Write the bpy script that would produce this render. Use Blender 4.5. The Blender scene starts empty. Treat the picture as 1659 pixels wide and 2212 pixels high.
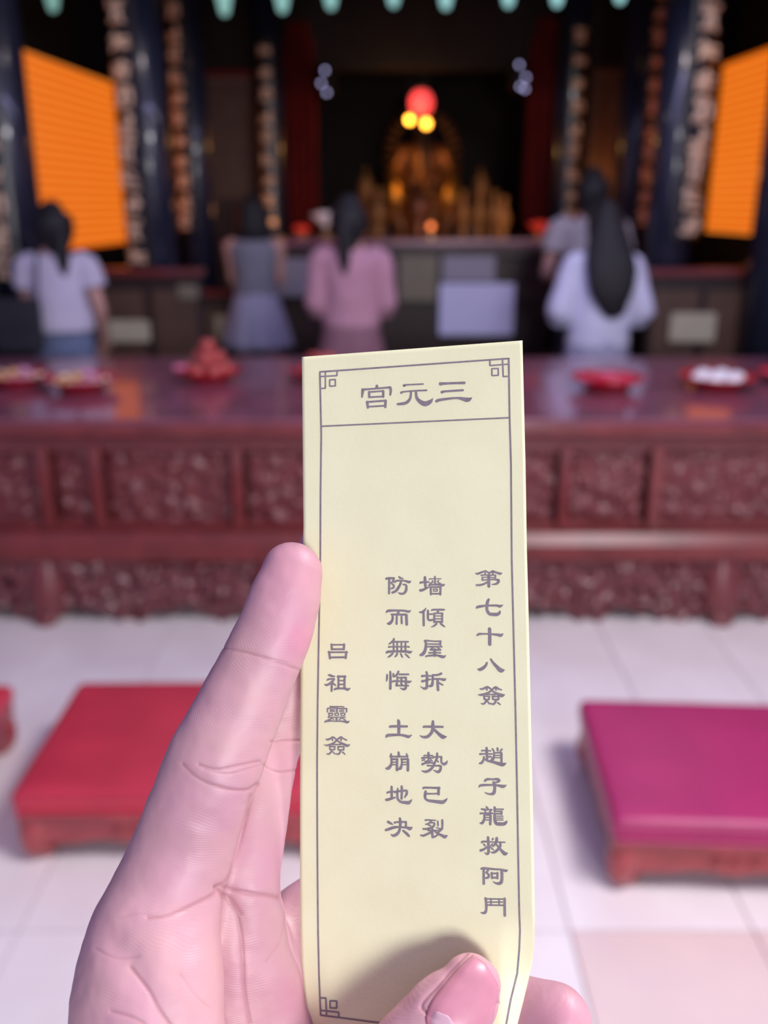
import bpy, bmesh, math, random
from mathutils import Vector, Matrix
from mathutils.bvhtree import BVHTree
from mathutils import noise as mnoise

# ------------------------------------------------------------------ camera, world, lights, exposure
C = bpy.context.scene.collection
S = bpy.context.scene
F, CX, CY, CAMZ, PITCH = 1990.0, 829.5, 1106.0, 1.6, math.radians(18.5)
cd = bpy.data.cameras.new('camera'); cam = bpy.data.objects.new('camera', cd); C.objects.link(cam)
cam.location = (0, 0, CAMZ); cam.rotation_euler = (math.pi/2 - PITCH, 0, 0)
cd.sensor_fit = 'HORIZONTAL'; cd.sensor_width = 24.0; cd.lens = 24.0*F/1659.0
cd.clip_start = 0.02; cd.clip_end = 100
cd.dof.use_dof = True; cd.dof.focus_distance = 0.229; cd.dof.aperture_fstop = cd.lens/3.6; cd.dof.aperture_blades = 0
S.camera = cam
S.view_settings.view_transform = 'Standard'; S.view_settings.look = 'None'
S.view_settings.exposure = 0.0; S.view_settings.gamma = 1.0; S.view_settings.use_curve_mapping = False
try:
    S.cycles.use_denoising = True
    S.cycles.sample_clamp_indirect = 6.0
except Exception: pass
W = bpy.data.worlds.new('sky'); S.world = W; W.use_nodes = True
W.node_tree.nodes['Background'].inputs[0].default_value = (0.60, 0.53, 1.0, 1)
W.node_tree.nodes['Background'].inputs[1].default_value = 0.40

def area(name, loc, target, size, power, color, size_y=None):
    l = bpy.data.lights.new(name, 'AREA'); l.energy = power; l.color = color; l.size = size
    if size_y: l.shape = 'RECTANGLE'; l.size_y = size_y
    o = bpy.data.objects.new(name, l); C.objects.link(o); o.location = loc
    o.rotation_euler = (Vector(target)-Vector(loc)).to_track_quat('-Z', 'Y').to_euler()
    return o
area('courtyard_lamp', (1.6, 0.75, 3.35), (0.0, 2.2, 0.2), 1.5, 112, (1.0, 0.955, 0.98), 0.6)
area('low_courtyard_lamp', (1.0, -2.6, 1.75), (0.0, 0.3, 1.45), 0.9, 76, (1.0, 0.98, 0.99))
area('ceiling_strip_lamp', (0.6, 4.6, 3.35), (0.3, 5.2, 0.6), 3.2, 26, (0.55, 0.52, 1.0), 0.15)

# ------------------------------------------------------------------ projection helpers (pixel of the survey photo -> real position)
RX = Vector((1, 0, 0)); UP = Vector((0, math.sin(PITCH), math.cos(PITCH))); FW = Vector((0, math.cos(PITCH), -math.sin(PITCH)))
CO = Vector((0, 0, CAMZ))
def ray(px, py): return FW + RX*((px-CX)/F) - UP*((py-CY)/F)
def atY(px, py, Y):
    d = ray(px, py); return CO + d*(Y/d.y)
def atZ(px, py, Z):
    d = ray(px, py); return CO + d*((Z-CAMZ)/d.z)
def near(px, py, dz):          # dz in millimetres towards the viewer from the 228 mm plane
    return CO + ray(px, py)*(0.228 - dz/1000)

# ------------------------------------------------------------------ object helpers
def tag(o, label=None, cat=None, group=None, kind=None):
    if label: o['label'] = label
    if cat: o['category'] = cat
    if group: o['group'] = group
    if kind: o['kind'] = kind
    return o
def link(name, me, m=None, parent=None, smooth=False):
    o = bpy.data.objects.new(name, me); C.objects.link(o)
    if m is not None: me.materials.clear(); me.materials.append(m)
    if smooth:
        for p in me.polygons: p.use_smooth = True
    if parent is not None: o.parent = parent
    return o
def obj(name, bm, m, parent=None, smooth=False):
    me = bpy.data.meshes.new(name); bm.normal_update(); bm.to_mesh(me); bm.free()
    return link(name, me, m, parent, smooth)
def empty(name, loc=(0, 0, 0), rz=0.0):
    o = bpy.data.objects.new(name, None); C.objects.link(o); o.location = loc; o.rotation_euler = (0, 0, rz)
    o.empty_display_size = 0.1
    return o
def dup(root, loc, rz=0.0):
    r = root.copy(); C.objects.link(r); r.location = loc; r.rotation_euler = (0, 0, rz)
    for ch in list(root.children):
        c = ch.copy(); C.objects.link(c); c.parent = r
        for g in ch.children:
            d = g.copy(); C.objects.link(d); d.parent = c
    return r
def box(bm, x0, x1, y0, y1, z0, z1, bev=0.0):
    r = bmesh.ops.create_cube(bm, size=1.0)
    vs = r['verts']
    for v in vs:
        v.co = Vector(((x0+x1)/2 + v.co.x*(x1-x0), (y0+y1)/2 + v.co.y*(y1-y0), (z0+z1)/2 + v.co.z*(z1-z0)))
    if bev > 0:
        es = list({e for v in vs for e in v.link_edges})
        bmesh.ops.bevel(bm, geom=es, offset=bev, segments=3, profile=0.6, affect='EDGES')
    return bm
def B(*a, **k):
    bm = bmesh.new(); return box(bm, *a, **k)
def rot_bm(bm, mat): bmesh.ops.transform(bm, matrix=mat, verts=bm.verts); return bm
def catmull(P, n):
    out = []
    for i in range(len(P)-1):
        p0 = P[max(i-1, 0)]; p1 = P[i]; p2 = P[i+1]; p3 = P[min(i+2, len(P)-1)]
        for k in range(n):
            t = k/n
            out.append([0.5*((2*b)+(-a+c)*t+(2*a-5*b+4*c-d)*t*t+(-a+3*b-3*c+d)*t**3) for a, b, c, d in zip(p0, p1, p2, p3)])
    out.append(list(P[-1])); return out
def tube(bm, rows, ref, seg=16, n=4, caps=(1, 1), cap_n=5):
    """rows: (x,y,z,ra,rb). rb is measured along ref, ra across it."""
    R = catmull([list(map(float, r)) for r in rows], n)
    ref = Vector(ref)
    def frame(i):
        a = Vector(R[max(i-1, 0)][:3]); b = Vector(R[min(i+1, len(R)-1)][:3])
        t = (b-a).normalized(); bb = (ref - t*ref.dot(t)).normalized(); return t, t.cross(bb).normalized(), bb
    L = []
    t, a, b = frame(0); p = Vector(R[0][:3]); r0, r1 = R[0][3], R[0][4]
    if caps[0]:
        m = (r0+r1)/2
        for k in range(1, cap_n):
            q = math.pi/2*(1-k/cap_n); L.append((p - t*m*math.sin(q)*caps[0], a, b, r0*math.cos(q), r1*math.cos(q)))
    for i in range(len(R)):
        t2, a2, b2 = frame(i); L.append((Vector(R[i][:3]), a2, b2, R[i][3], R[i][4]))
    t, a, b = frame(len(R)-1); p = Vector(R[-1][:3]); r0, r1 = R[-1][3], R[-1][4]
    if caps[1]:
        m = (r0+r1)/2
        for k in range(1, cap_n):
            q = math.pi/2*(k/cap_n); L.append((p + t*m*math.sin(q)*caps[1], a, b, r0*math.cos(q), r1*math.cos(q)))
    rings = []
    for p, a, b, ra, rb in L:
        rings.append([bm.verts.new(p + a*math.cos(2*math.pi*k/seg)*ra + b*math.sin(2*math.pi*k/seg)*rb) for k in range(seg)])
    for i in range(len(rings)-1):
        for k in range(seg):
            k2 = (k+1) % seg
            bm.faces.new((rings[i][k], rings[i][k2], rings[i+1][k2], rings[i+1][k]))
    bm.faces.new(list(reversed(rings[0]))); bm.faces.new(rings[-1])
    return bm
def lathe(prof, seg=24, z0=0.0):
    bm = bmesh.new(); rings = []
    for r, z in prof:
        rings.append([bm.verts.new((r*math.cos(2*math.pi*k/seg), r*math.sin(2*math.pi*k/seg), z+z0)) for k in range(seg)])
    for i in range(len(rings)-1):
        for k in range(seg):
            k2 = (k+1) % seg; bm.faces.new((rings[i][k], rings[i][k2], rings[i+1][k2], rings[i+1][k]))
    bm.faces.new(list(reversed(rings[0]))); bm.faces.new(rings[-1])
    return bm
def remesh(bm, voxel, smooth_n=4, fac=0.5):
    bmesh.ops.recalc_face_normals(bm, faces=bm.faces)
    me = bpy.data.meshes.new('tmp'); bm.to_mesh(me); bm.free()
    o = bpy.data.objects.new('tmp', me); C.objects.link(o)
    md = o.modifiers.new('r', 'REMESH'); md.mode = 'VOXEL'; md.voxel_size = voxel; md.use_smooth_shade = True
    if smooth_n:
        ms = o.modifiers.new('s', 'SMOOTH'); ms.factor = fac; ms.iterations = smooth_n
    dg = bpy.context.evaluated_depsgraph_get(); dg.update()
    res = bpy.data.meshes.new_from_object(o.evaluated_get(dg))
    bpy.data.objects.remove(o); bpy.data.meshes.remove(me)
    return res

# ------------------------------------------------------------------ materials
def mat(name, col, rough=0.5, metal=0.0, spec=0.5, var=0.0, vscale=5.0, bump=0.0, bscale=60.0, coat=0.0, emit=None, estr=0.0, sss=0.0, col2=None):
    m = bpy.data.materials.new(name); m.use_nodes = True
    N = m.node_tree.nodes; K = m.node_tree.links; b = N['Principled BSDF']
    b.inputs['Base Color'].default_value = (*col, 1); b.inputs['Roughness'].default_value = rough
    b.inputs['Metallic'].default_value = metal; b.inputs['Specular IOR Level'].default_value = spec
    if coat: b.inputs['Coat Weight'].default_value = coat; b.inputs['Coat Roughness'].default_value = 0.06
    if emit: b.inputs['Emission Color'].default_value = (*emit, 1); b.inputs['Emission Strength'].default_value = estr
    if sss:
        b.inputs['Subsurface Weight'].default_value = sss; b.inputs['Subsurface Radius'].default_value = (1.0, 0.35, 0.25)
    tc = N.new('ShaderNodeTexCoord')
    if var > 0 or col2:
        nz = N.new('ShaderNodeTexNoise'); nz.inputs['Scale'].default_value = vscale; nz.inputs['Detail'].default_value = 5
        K.new(tc.outputs['Object'], nz.inputs['Vector'])
        rp = N.new('ShaderNodeValToRGB'); c2 = col2 or tuple(max(0, c*(1-var)) for c in col)
        rp.color_ramp.elements[0].position = 0.35; rp.color_ramp.elements[1].position = 0.65
        rp.color_ramp.elements[0].color = (*c2, 1); rp.color_ramp.elements[1].color = (*col, 1)
        K.new(nz.outputs['Fac'], rp.inputs['Fac']); K.new(rp.outputs['Color'], b.inputs['Base Color'])
    if bump > 0:
        nb = N.new('ShaderNodeTexNoise'); nb.inputs['Scale'].default_value = bscale; nb.inputs['Detail'].default_value = 4
        K.new(tc.outputs['Object'], nb.inputs['Vector'])
        bp = N.new('ShaderNodeBump'); bp.inputs['Strength'].default_value = bump; bp.inputs['Distance'].default_value = 0.01
        K.new(nb.outputs['Fac'], bp.inputs['Height']); K.new(bp.outputs['Normal'], b.inputs['Normal'])
    return m
M = {}
M['marble'] = mat('marble', (0.92, 0.85, 0.85), 0.35, col2=(0.84, 0.75, 0.75), vscale=3.0, bump=0.02)
M['marble_pink'] = mat('marble_pink', (0.82, 0.64, 0.60), 0.35, col2=(0.76, 0.59, 0.57), vscale=4.0, bump=0.02)
M['grout'] = mat('grout', (0.50, 0.42, 0.46), 0.8, var=0.2, vscale=30)
M['redwood'] = mat('red_lacquered_wood', (0.20, 0.035, 0.035), 0.24, var=0.3, vscale=9, bump=0.05, bscale=40, coat=0.6)
M['topwood'] = mat('polished_table_wood', (0.30, 0.105, 0.155), 0.24, var=0.3, vscale=5, bump=0.01, coat=0.6)
M['carved'] = mat('carved_wood', (0.175, 0.036, 0.040), 0.36, var=0.2, vscale=14, bump=0.2, bscale=60, coat=0.1)
M['carved_gloss'] = mat('glossy_carved_wood', (0.165, 0.034, 0.040), 0.28, var=0.2, vscale=14, bump=0.15, bscale=60, coat=0.45)
M['darkwood'] = mat('dark_wood', (0.030, 0.011, 0.010), 0.45, var=0.4, vscale=7, bump=0.1)
M['brownwood'] = mat('brown_wood', (0.11, 0.055, 0.036), 0.5, var=0.3, vscale=5, bump=0.1)
M['blackwall'] = mat('dark_wall', (0.012, 0.007, 0.007), 0.8, var=0.4, vscale=4)
M['navy'] = mat('navy_lacquer', (0.018, 0.022, 0.045), 0.34, var=0.2, vscale=5, coat=0.5)
M['blacklac'] = mat('black_lacquer', (0.012, 0.009, 0.010), 0.3, var=0.2, vscale=6, coat=0.3)
M['gold'] = mat('gilded_wood', (0.92, 0.66, 0.46), 0.38, metal=0.15, var=0.3, vscale=25, bump=0.2)
M['statue_gold'] = mat('statue_gold', (0.75, 0.36, 0.07), 0.34, metal=0.8, var=0.75, vscale=6, bump=0.2)
M['cushion_red'] = mat('red_leatherette', (0.60, 0.040, 0.075), 0.34, var=0.15, vscale=6, bump=0.15, bscale=200)
M['cushion_magenta'] = mat('magenta_leatherette', (0.44, 0.028, 0.14), 0.40, var=0.12, vscale=6, bump=0.1, bscale=200)
M['stoolwood'] = mat('stool_red_wood', (0.40, 0.055, 0.060), 0.3, var=0.3, vscale=12, bump=0.15, coat=0.4)
M['plate'] = mat('red_plastic', (0.55, 0.006, 0.030), 0.25, var=0.1, coat=0.3)
M['teal'] = mat('teal_cloth', (0.42, 0.92, 0.62), 0.8, var=0.1, bump=0.1)
M['drape'] = mat('red_drape', (0.30, 0.012, 0.012), 0.75, var=0.3, vscale=6, bump=0.2)
M['hair'] = mat('black_hair', (0.006, 0.005, 0.008), 0.6, var=0.3, vscale=40, bump=0.4, bscale=120)
M['skin_far'] = mat('person_skin', (0.58, 0.32, 0.27), 0.5, var=0.1, sss=0.0)
M['white'] = mat('white_cotton', (0.58, 0.54, 0.69), 0.8, var=0.06, vscale=10, bump=0.15)
M['whiteb'] = mat('white_linen', (0.66, 0.66, 0.88), 0.7, var=0.08, vscale=10, bump=0.2)
M['pinkcloth'] = mat('pink_cotton', (0.54, 0.28, 0.36), 0.8, var=0.1, vscale=8, bump=0.15)
M['greycloth'] = mat('grey_knit', (0.22, 0.22, 0.28), 0.85, var=0.1, vscale=8, bump=0.15)
M['palegrey'] = mat('pale_grey_cotton', (0.42, 0.38, 0.42), 0.85, var=0.1, vscale=8, bump=0.15)
M['jeans'] = mat('blue_denim', (0.17, 0.22, 0.38), 0.8, var=0.3, vscale=10, bump=0.2)
M['darkcloth'] = mat('dark_cloth', (0.02, 0.02, 0.03), 0.8, var=0.2)
M['shoe'] = mat('shoe_leather', (0.05, 0.04, 0.04), 0.5)
M['notice'] = mat('cream_notice_paper', (0.50, 0.46, 0.34), 0.6, var=0.1, vscale=12)
M['notice_white'] = mat('white_notice_board', (0.66, 0.66, 0.98), 0.5, var=0.05, vscale=9)
M['notice_grey'] = mat('grey_notice_board', (0.30, 0.28, 0.36), 0.5, var=0.05, vscale=9)
M['notice_olive'] = mat('olive_notice_board', (0.20, 0.17, 0.12), 0.5, var=0.1, vscale=9)
M['brass'] = mat('brass', (0.65, 0.45, 0.2), 0.3, metal=0.9, var=0.2)
M['bulb_red'] = mat('red_lamp_glow', (0.8, 0.05, 0.05), 0.4, emit=(1.0, 0.07, 0.07), estr=1.6)
M['bulb_gold'] = mat('golden_lamp_glow', (0.9, 0.5, 0.1), 0.4, emit=(1.0, 0.42, 0.04), estr=9.0)
M['bulb_orange'] = mat('orange_lamp_glow', (0.9, 0.3, 0.1), 0.4, emit=(1.0, 0.22, 0.06), estr=2.6)
M['bulb_white'] = mat('cool_lamp_glow', (0.8, 0.8, 0.9), 0.4, emit=(0.55, 0.55, 1.0), estr=2.2)
M['whitelotus'] = mat('white_petal', (0.85, 0.78, 0.78), 0.6, emit=(1.0, 0.75, 0.75), estr=0.12)
M['redlotus'] = mat('red_petal_lamp', (0.7, 0.05, 0.03), 0.5, emit=(1.0, 0.06, 0.03), estr=0.25)
M['candle'] = mat('candle_wax', (0.60, 0.22, 0.03), 0.5, var=0.2)

# LED wall material: rows of diodes
def led_mat():
    m = bpy.data.materials.new('led_wall'); m.use_nodes = True
    N = m.node_tree.nodes; K = m.node_tree.links; b = N['Principled BSDF']
    b.inputs['Base Color'].default_value = (0.02, 0.01, 0.01, 1); b.inputs['Roughness'].default_value = 0.6
    tc = N.new('ShaderNodeTexCoord'); sx = N.new('ShaderNodeSeparateXYZ'); K.new(tc.outputs['Object'], sx.inputs[0])
    mu = N.new('ShaderNodeMath'); mu.operation = 'MULTIPLY'; mu.inputs[1].default_value = 2*math.pi/0.055
    K.new(sx.outputs['Z'], mu.inputs[0])
    sn = N.new('ShaderNodeMath'); sn.operation = 'SINE'; K.new(mu.outputs[0], sn.inputs[0])
    rp = N.new('ShaderNodeValToRGB'); rp.color_ramp.elements[0].position = 0.2; rp.color_ramp.elements[1].position = 0.95
    rp.color_ramp.elements[0].color = (0.76, 0.125, 0.003, 1); rp.color_ramp.elements[1].color = (0.95, 0.27, 0.03, 1)
    K.new(sn.outputs[0], rp.inputs['Fac']); K.new(rp.outputs['Color'], b.inputs['Emission Color'])
    b.inputs['Emission Strength'].default_value = 1.0
    return m
M['led'] = led_mat()

def paper_mat():
    m = mat('yellow_paper', (0.84, 0.84, 0.545), 0.62, col2=(0.81, 0.80, 0.51), vscale=60, bump=0.0, spec=0.3)
    N = m.node_tree.nodes; K = m.node_tree.links; b = N['Principled BSDF']
    tc = N.new('ShaderNodeTexCoord'); nz = N.new('ShaderNodeTexNoise'); nz.inputs['Scale'].default_value = 900; nz.inputs['Detail'].default_value = 3
    K.new(tc.outputs['Object'], nz.inputs['Vector'])
    bp = N.new('ShaderNodeBump'); bp.inputs['Strength'].default_value = 0.10; bp.inputs['Distance'].default_value = 0.0004
    K.new(nz.outputs['Fac'], bp.inputs['Height']); K.new(bp.outputs['Normal'], b.inputs['Normal'])
    return m
M['paper'] = paper_mat()
M['ink'] = mat('grey_ink', (0.255, 0.22, 0.245), 0.55, var=0.2, vscale=700)

def skin_mat():
    m = bpy.data.materials.new('hand_skin'); m.use_nodes = True
    N = m.node_tree.nodes; K = m.node_tree.links; b = N['Principled BSDF']
    b.inputs['Roughness'].default_value = 0.46; b.inputs['Specular IOR Level'].default_value = 0.45
    b.inputs['Subsurface Weight'].default_value = 0.18; b.inputs['Subsurface Radius'].default_value = (1.0, 0.35, 0.25)
    b.inputs['Subsurface Scale'].default_value = 0.003
    at = N.new('ShaderNodeAttribute'); at.attribute_name = 'tint'
    tc = N.new('ShaderNodeTexCoord')
    nz = N.new('ShaderNodeTexNoise'); nz.inputs['Scale'].default_value = 55; nz.inputs['Detail'].default_value = 4
    K.new(tc.outputs['Object'], nz.inputs['Vector'])
    r1 = N.new('ShaderNodeValToRGB'); r1.color_ramp.elements[0].position = 0.35; r1.color_ramp.elements[1].position = 0.68
    r1.color_ramp.elements[0].color = (0.56, 0.305, 0.36, 1); r1.color_ramp.elements[1].color = (0.57, 0.335, 0.345, 1)
    K.new(nz.outputs['Fac'], r1.inputs['Fac'])
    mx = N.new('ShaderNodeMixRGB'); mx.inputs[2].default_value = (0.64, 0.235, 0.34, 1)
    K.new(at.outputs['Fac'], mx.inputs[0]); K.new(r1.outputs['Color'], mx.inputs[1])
    a2 = N.new('ShaderNodeAttribute'); a2.attribute_name = 'fold_red_shade'
    m2 = N.new('ShaderNodeMixRGB'); m2.inputs[2].default_value = (0.36, 0.135, 0.14, 1)  # dark red for creases: their natural redness plus painted shade
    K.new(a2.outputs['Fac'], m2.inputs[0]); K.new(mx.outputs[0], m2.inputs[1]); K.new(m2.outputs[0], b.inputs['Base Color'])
    wv = N.new('ShaderNodeTexWave'); wv.wave_type = 'RINGS'; wv.rings_direction = 'SPHERICAL'; wv.inputs['Scale'].default_value = 560; wv.inputs['Distortion'].default_value = 34
    wv.inputs['Detail'].default_value = 1.0; wv.inputs['Detail Scale'].default_value = 0.13
    mp = N.new('ShaderNodeMapping'); tip = near(640, 1300, 12)
    mp.inputs['Location'].default_value = (-tip.x, -tip.y, -tip.z)
    K.new(tc.outputs['Object'], mp.inputs['Vector']); K.new(mp.outputs[0], wv.inputs['Vector'])
    n2 = N.new('ShaderNodeTexNoise'); n2.inputs['Scale'].default_value = 1500; n2.inputs['Detail'].default_value = 2
    K.new(tc.outputs['Object'], n2.inputs['Vector'])
    ad = N.new('ShaderNodeMath'); ad.operation = 'MULTIPLY_ADD'; ad.inputs[1].default_value = 0.7
    K.new(n2.outputs['Fac'], ad.inputs[0]); K.new(wv.outputs['Fac'], ad.inputs[2])
    bp = N.new('ShaderNodeBump'); bp.inputs['Strength'].default_value = 0.16; bp.inputs['Distance'].default_value = 0.00010
    K.new(ad.outputs[0], bp.inputs['Height']); K.new(bp.outputs['Normal'], b.inputs['Normal'])
    return m
M['skin'] = skin_mat()
M['nail'] = mat('fingernail', (0.56, 0.235, 0.30), 0.36, var=0.1, vscale=120)
M['lunula'] = mat('nail_moon', (0.59, 0.36, 0.43), 0.36)

# ------------------------------------------------------------------ SETTING
def struct(name, bm, m, parent=None):
    o = obj(name, bm, m, parent)
    if parent is None: o['kind'] = 'structure'
    return o
random.seed(4)
floor = struct('floor', B(-5, 5, -3, 11.5, -0.12, -0.006), M['grout'])
tile_me = {}
for key in ('marble', 'marble_pink'):
    bm = B(-0.2115, 0.2115, -0.425, 0.425, -0.012, 0.0, bev=0.002)
    me = bpy.data.meshes.new('tile'); bm.to_mesh(me); bm.free(); me.materials.append(M[key]); tile_me[key] = me
TW, TD = 0.427, 0.854
for j in range(-1, 13):
    for i in range(-8, 9):
        x = 0.432 - TW/2 + i*TW; y = 1.72 + TD/2 + (j-1)*TD
        key = 'marble_pink' if (j == 0 and i >= 1) else 'marble'
        if y < 5.2:
            o = bpy.data.objects.new('tile', tile_me[key]); C.objects.link(o); o.parent = floor
            o.location = (x, y, random.uniform(-0.0005, 0.0004))
M['hallfloor'] = mat('hall_floor_stone', (0.10, 0.07, 0.07), 0.4, var=0.3, vscale=3)
struct('trim_1', B(-5, 5, 5.25, 11.5, -0.008, 0.004), M['hallfloor'])
struct('ceiling', B(-4.6, 5.2, 4.05, 11.6, 3.5, 3.7), M['blackwall'])
struct('wall_back', B(-4.6, 5.2, 11.4, 11.6, 0, 3.6), M['blackwall'])
struct('wall_left', B(-2.75, -2.6, 5.3, 11.5, 0, 3.6), M['blackwall'])
struct('wall_right', B(3.15, 3.3, 5.3, 11.5, 0, 3.6), M['blackwall'])
struct('trim_4', B(-5.0, -2.75, 5.3, 5.5, 0, 3.6), M['darkwood'])
struct('trim_5', B(3.3, 5.2, 5.3, 5.5, 0, 3.6), M['darkwood'])
# front beam of the hall
struct('trim_2', B(-4.6, 5.2, 5.9, 6.15, 2.95, 3.5, bev=0.01), M['darkwood'])
struct('trim_3', B(-2.6, 3.15, 9.1, 9.3, 2.75, 3.5, bev=0.01), M['blackwall'])

# ---- LED walls on the side walls
def led(name, pa, pb, z0, z1, side, label):
    a = Vector(pa); b = Vector(pb); L = (b-a).length; ang = math.atan2(b.y-a.y, b.x-a.x)
    t = empty(name, (a.x, a.y, 0), ang); tag(t, label, 'led screen')
    s = side
    obj('screen', B(0.0, L, -0.012 if s > 0 else -0.03, 0.03 if s > 0 else 0.012, z0, z1), M['led'], t)
    bm = bmesh.new()
    y0, y1 = (0.0, 0.09) if s > 0 else (-0.09, 0.0)
    box(bm, -0.03, L+0.03, y0, y1, z0-0.03, z0); box(bm, -0.03, L+0.03, y0, y1, z1, z1+0.03)
    box(bm, -0.03, 0, y0, y1, z0-0.03, z1+0.03); box(bm, L, L+0.03, y0, y1, z0-0.03, z1+0.03)
    obj('frame', bm, M['blacklac'], t)
    obj('housing', B(0, L, 0.03 if s > 0 else -0.09, 0.09 if s > 0 else -0.03, z0, z1), M['blacklac'], t)
    return t
Y2 = 8.0
TR = atY(245, 182, Y2); TL = atY(32, 102, Y2*0.774); BR = atY(275, 524, Y2)
led('led_screen', (TL.x, TL.y, 0), (TR.x, TR.y, 0), BR.z, TR.z, 1, 'large glowing orange screen on left side wall behind woman in white T-shirt')
TR2 = atY(1565, 146, Y2); BR2 = atY(1527, 500, Y2)
led('led_screen', (TR2.x+0.06, TR2.y*0.774, 0), (TR2.x, TR2.y, 0), BR2.z, TR2.z+0.02, -1, 'glowing orange screen on right side wall, cut off by the frame edge')

# ---- columns with couplet boards
random.seed(11)
def glyph_bm(k, w=0.12, h=0.12):
    rnd = random.Random(100+k); bm = bmesh.new()
    for _ in range(3):
        z = rnd.uniform(-h/2, h/2); x0 = -w/2*rnd.uniform(0.5, 1); x1 = w/2*rnd.uniform(0.5, 1)
        tube(bm, [(x0, 0, z, .013, .011), (0, -0.006, z+rnd.uniform(-.008, .008), .014, .013), (x1, 0, z-rnd.uniform(0, .01), .012, .011)], (0, 1, 0), 6, 2, cap_n=2)
    for _ in range(3):
        x = rnd.uniform(-w/2.6, w/2.6); z0 = rnd.uniform(0, h/2); z1 = -rnd.uniform(0.1, 1)*h/2
        tube(bm, [(x, 0, z0, .013, .011), (x+rnd.uniform(-.02, .02), -0.006, (z0+z1)/2, .014, .012), (x+rnd.uniform(-.035, .035), 0, z1, .007, .008)], (0, 1, 0), 6, 2, cap_n=2)
    return bm
GL = []
for k in range(8):
    bm = glyph_bm(k); me = bpy.data.meshes.new('gold_character'); bm.normal_update(); bm.to_mesh(me); bm.free()
    me.materials.append(M['gold']); GL.append(me)
def column(px, py, Y, r, bx, bw, zb, zt, n, sc, label, dx=0.0, base=True):
    p = atY(px, py, Y); t = empty('couplet_column', (p.x, Y, 0)); tag(t, label, 'column')
    obj('shaft', lathe([(r, 0.25), (r, 3.5)], 24), M['navy'], t, True)
    obj('base', lathe([(r*1.5, 0), (r*1.5, .06), (r*1.3, .1), (r*1.55, .17), (r*1.2, .24), (r*1.0, .27)], 24), M['darkwood'], t, True)
    # curved board hung on the shaft
    bm = bmesh.new(); nb = 8; th = bw/(r+0.03); c0 = bx
    def pt(a, rr, z): return Vector((math.sin(a)*rr, -math.cos(a)*rr, z))
    for (r0, r1) in ((r+0.015, r+0.05),):
        for i in range(nb):
            a0 = c0 - th/2 + th*i/nb; a1 = c0 - th/2 + th*(i+1)/nb
            vs = [bm.verts.new(pt(a, rr, z)) for rr in (r0, r1) for a in (a0, a1) for z in (zb, zt)]
            f = lambda *q: bm.faces.new([vs[j] for j in q])
            f(4, 6, 7, 5); f(1, 3, 2, 0); f(0, 2, 6, 4); f(5, 7, 3, 1)
            if i == 0: f(0, 4, 5, 1)
            if i == nb-1: f(2, 3, 7, 6)
    obj('board', bm, M['blacklac'], t)
    for i in range(n):
        z = zt - (zt-zb)*(i+0.5)/n
        o = bpy.data.objects.new('gold_character', GL[(i*3+int(px)) % 8]); C.objects.link(o); o.parent = t
        q = pt(c0, r+0.058, z); o.location = q; o.rotation_euler = (0, 0, c0); o.scale = (sc, 1, sc)
    return t
def zrow(py, Y): return atY(829, py, Y).z
cols = [
 # px, py, Y, r, board angle, board width, y bottom, y top, n, scale, label
 (8, 300, 6.05, .17, -.1, .20, 600, -80, 10, 1.15, 'navy column with gilded couplet board at far left edge of the hall'),
 (318, 300, 6.5, .15, -.42, .20, 575, -120, 12, 1.08, 'navy column with pale gold characters just right of the left orange screen'),
 (418, 300, 7.6, .125, -.35, .16, 498, -40, 12, .84, 'slim dark column with pale gold characters, second right of the left orange screen'),
 (583, 300, 8.9, .14, 0.0, .15, 498, 90, 9, .86, 'rearmost left column with dim orange characters beside the red drape'),
 (1228, 300, 8.9, .14, 0.1, .15, 490, 60, 9, .86, 'rearmost right column with dim orange characters beside the red drape'),
 (1374, 300, 7.6, .125, .35, .16, 492, -40, 11, .88, 'slim dark column with pale gold characters, second left of the right orange screen'),
 (1462, 300, 6.5, .15, .42, .20, 515, -120, 10, 1.22, 'navy column with large pale gold characters just left of the right orange screen'),
 (1712, 300, 6.05, .17, .5, .20, 600, -80, 10, 1.1, 'navy column cut off by the right frame edge beside the right orange screen'),
]
for (px, py, Y, r, ba, bw, yb, yt, n, sc, lab) in cols:
    column(px, py, Y, r, ba, bw, zrow(yb, Y), min(zrow(yt, Y), 3.4), n, sc, lab)

# ---- teal pennant valance
val = empty('pennant_valance', (0, 5.7, 2.95)); tag(val, 'row of bright teal triangular pennants hanging along the top beam', 'valance')
obj('rail', B(-2.2, 2.8, -0.02, 0.02, -0.02, 0.03), M['darkwood'], val)
for px, py in ((120, 30), (250, 34), (370, 36), (488, 38), (612, 32), (716, 25), (850, 20), (962, 25), (1096, 20), (1200, 19), (1335, 12), (1460, 16), (1580, 20)):
    p = atY(px, py, 5.7)
    if 130 < px < 420 or px > 1400: continue
    bm = bmesh.new(); zt = 3.02
    h = zt - p.z; w = 0.12
    pr = [(-w, h), (-w*0.66, h*0.6), (-0.022, 0.012), (0, 0), (0.022, 0.012), (w*0.66, h*0.6), (w, h)]
    a = [bm.verts.new((x, -0.006, z)) for x, z in pr]; b = [bm.verts.new((x, 0.006, z)) for x, z in pr]
    bm.faces.new(a); bm.faces.new(list(reversed(b)))
    for i in range(len(pr)): bm.faces.new((a[i], b[i], b[(i+1) % len(pr)], a[(i+1) % len(pr)]))
    o = obj('pennant', bm, M['teal'], val); o.location = (p.x, -0.03, p.z-2.95)

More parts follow.
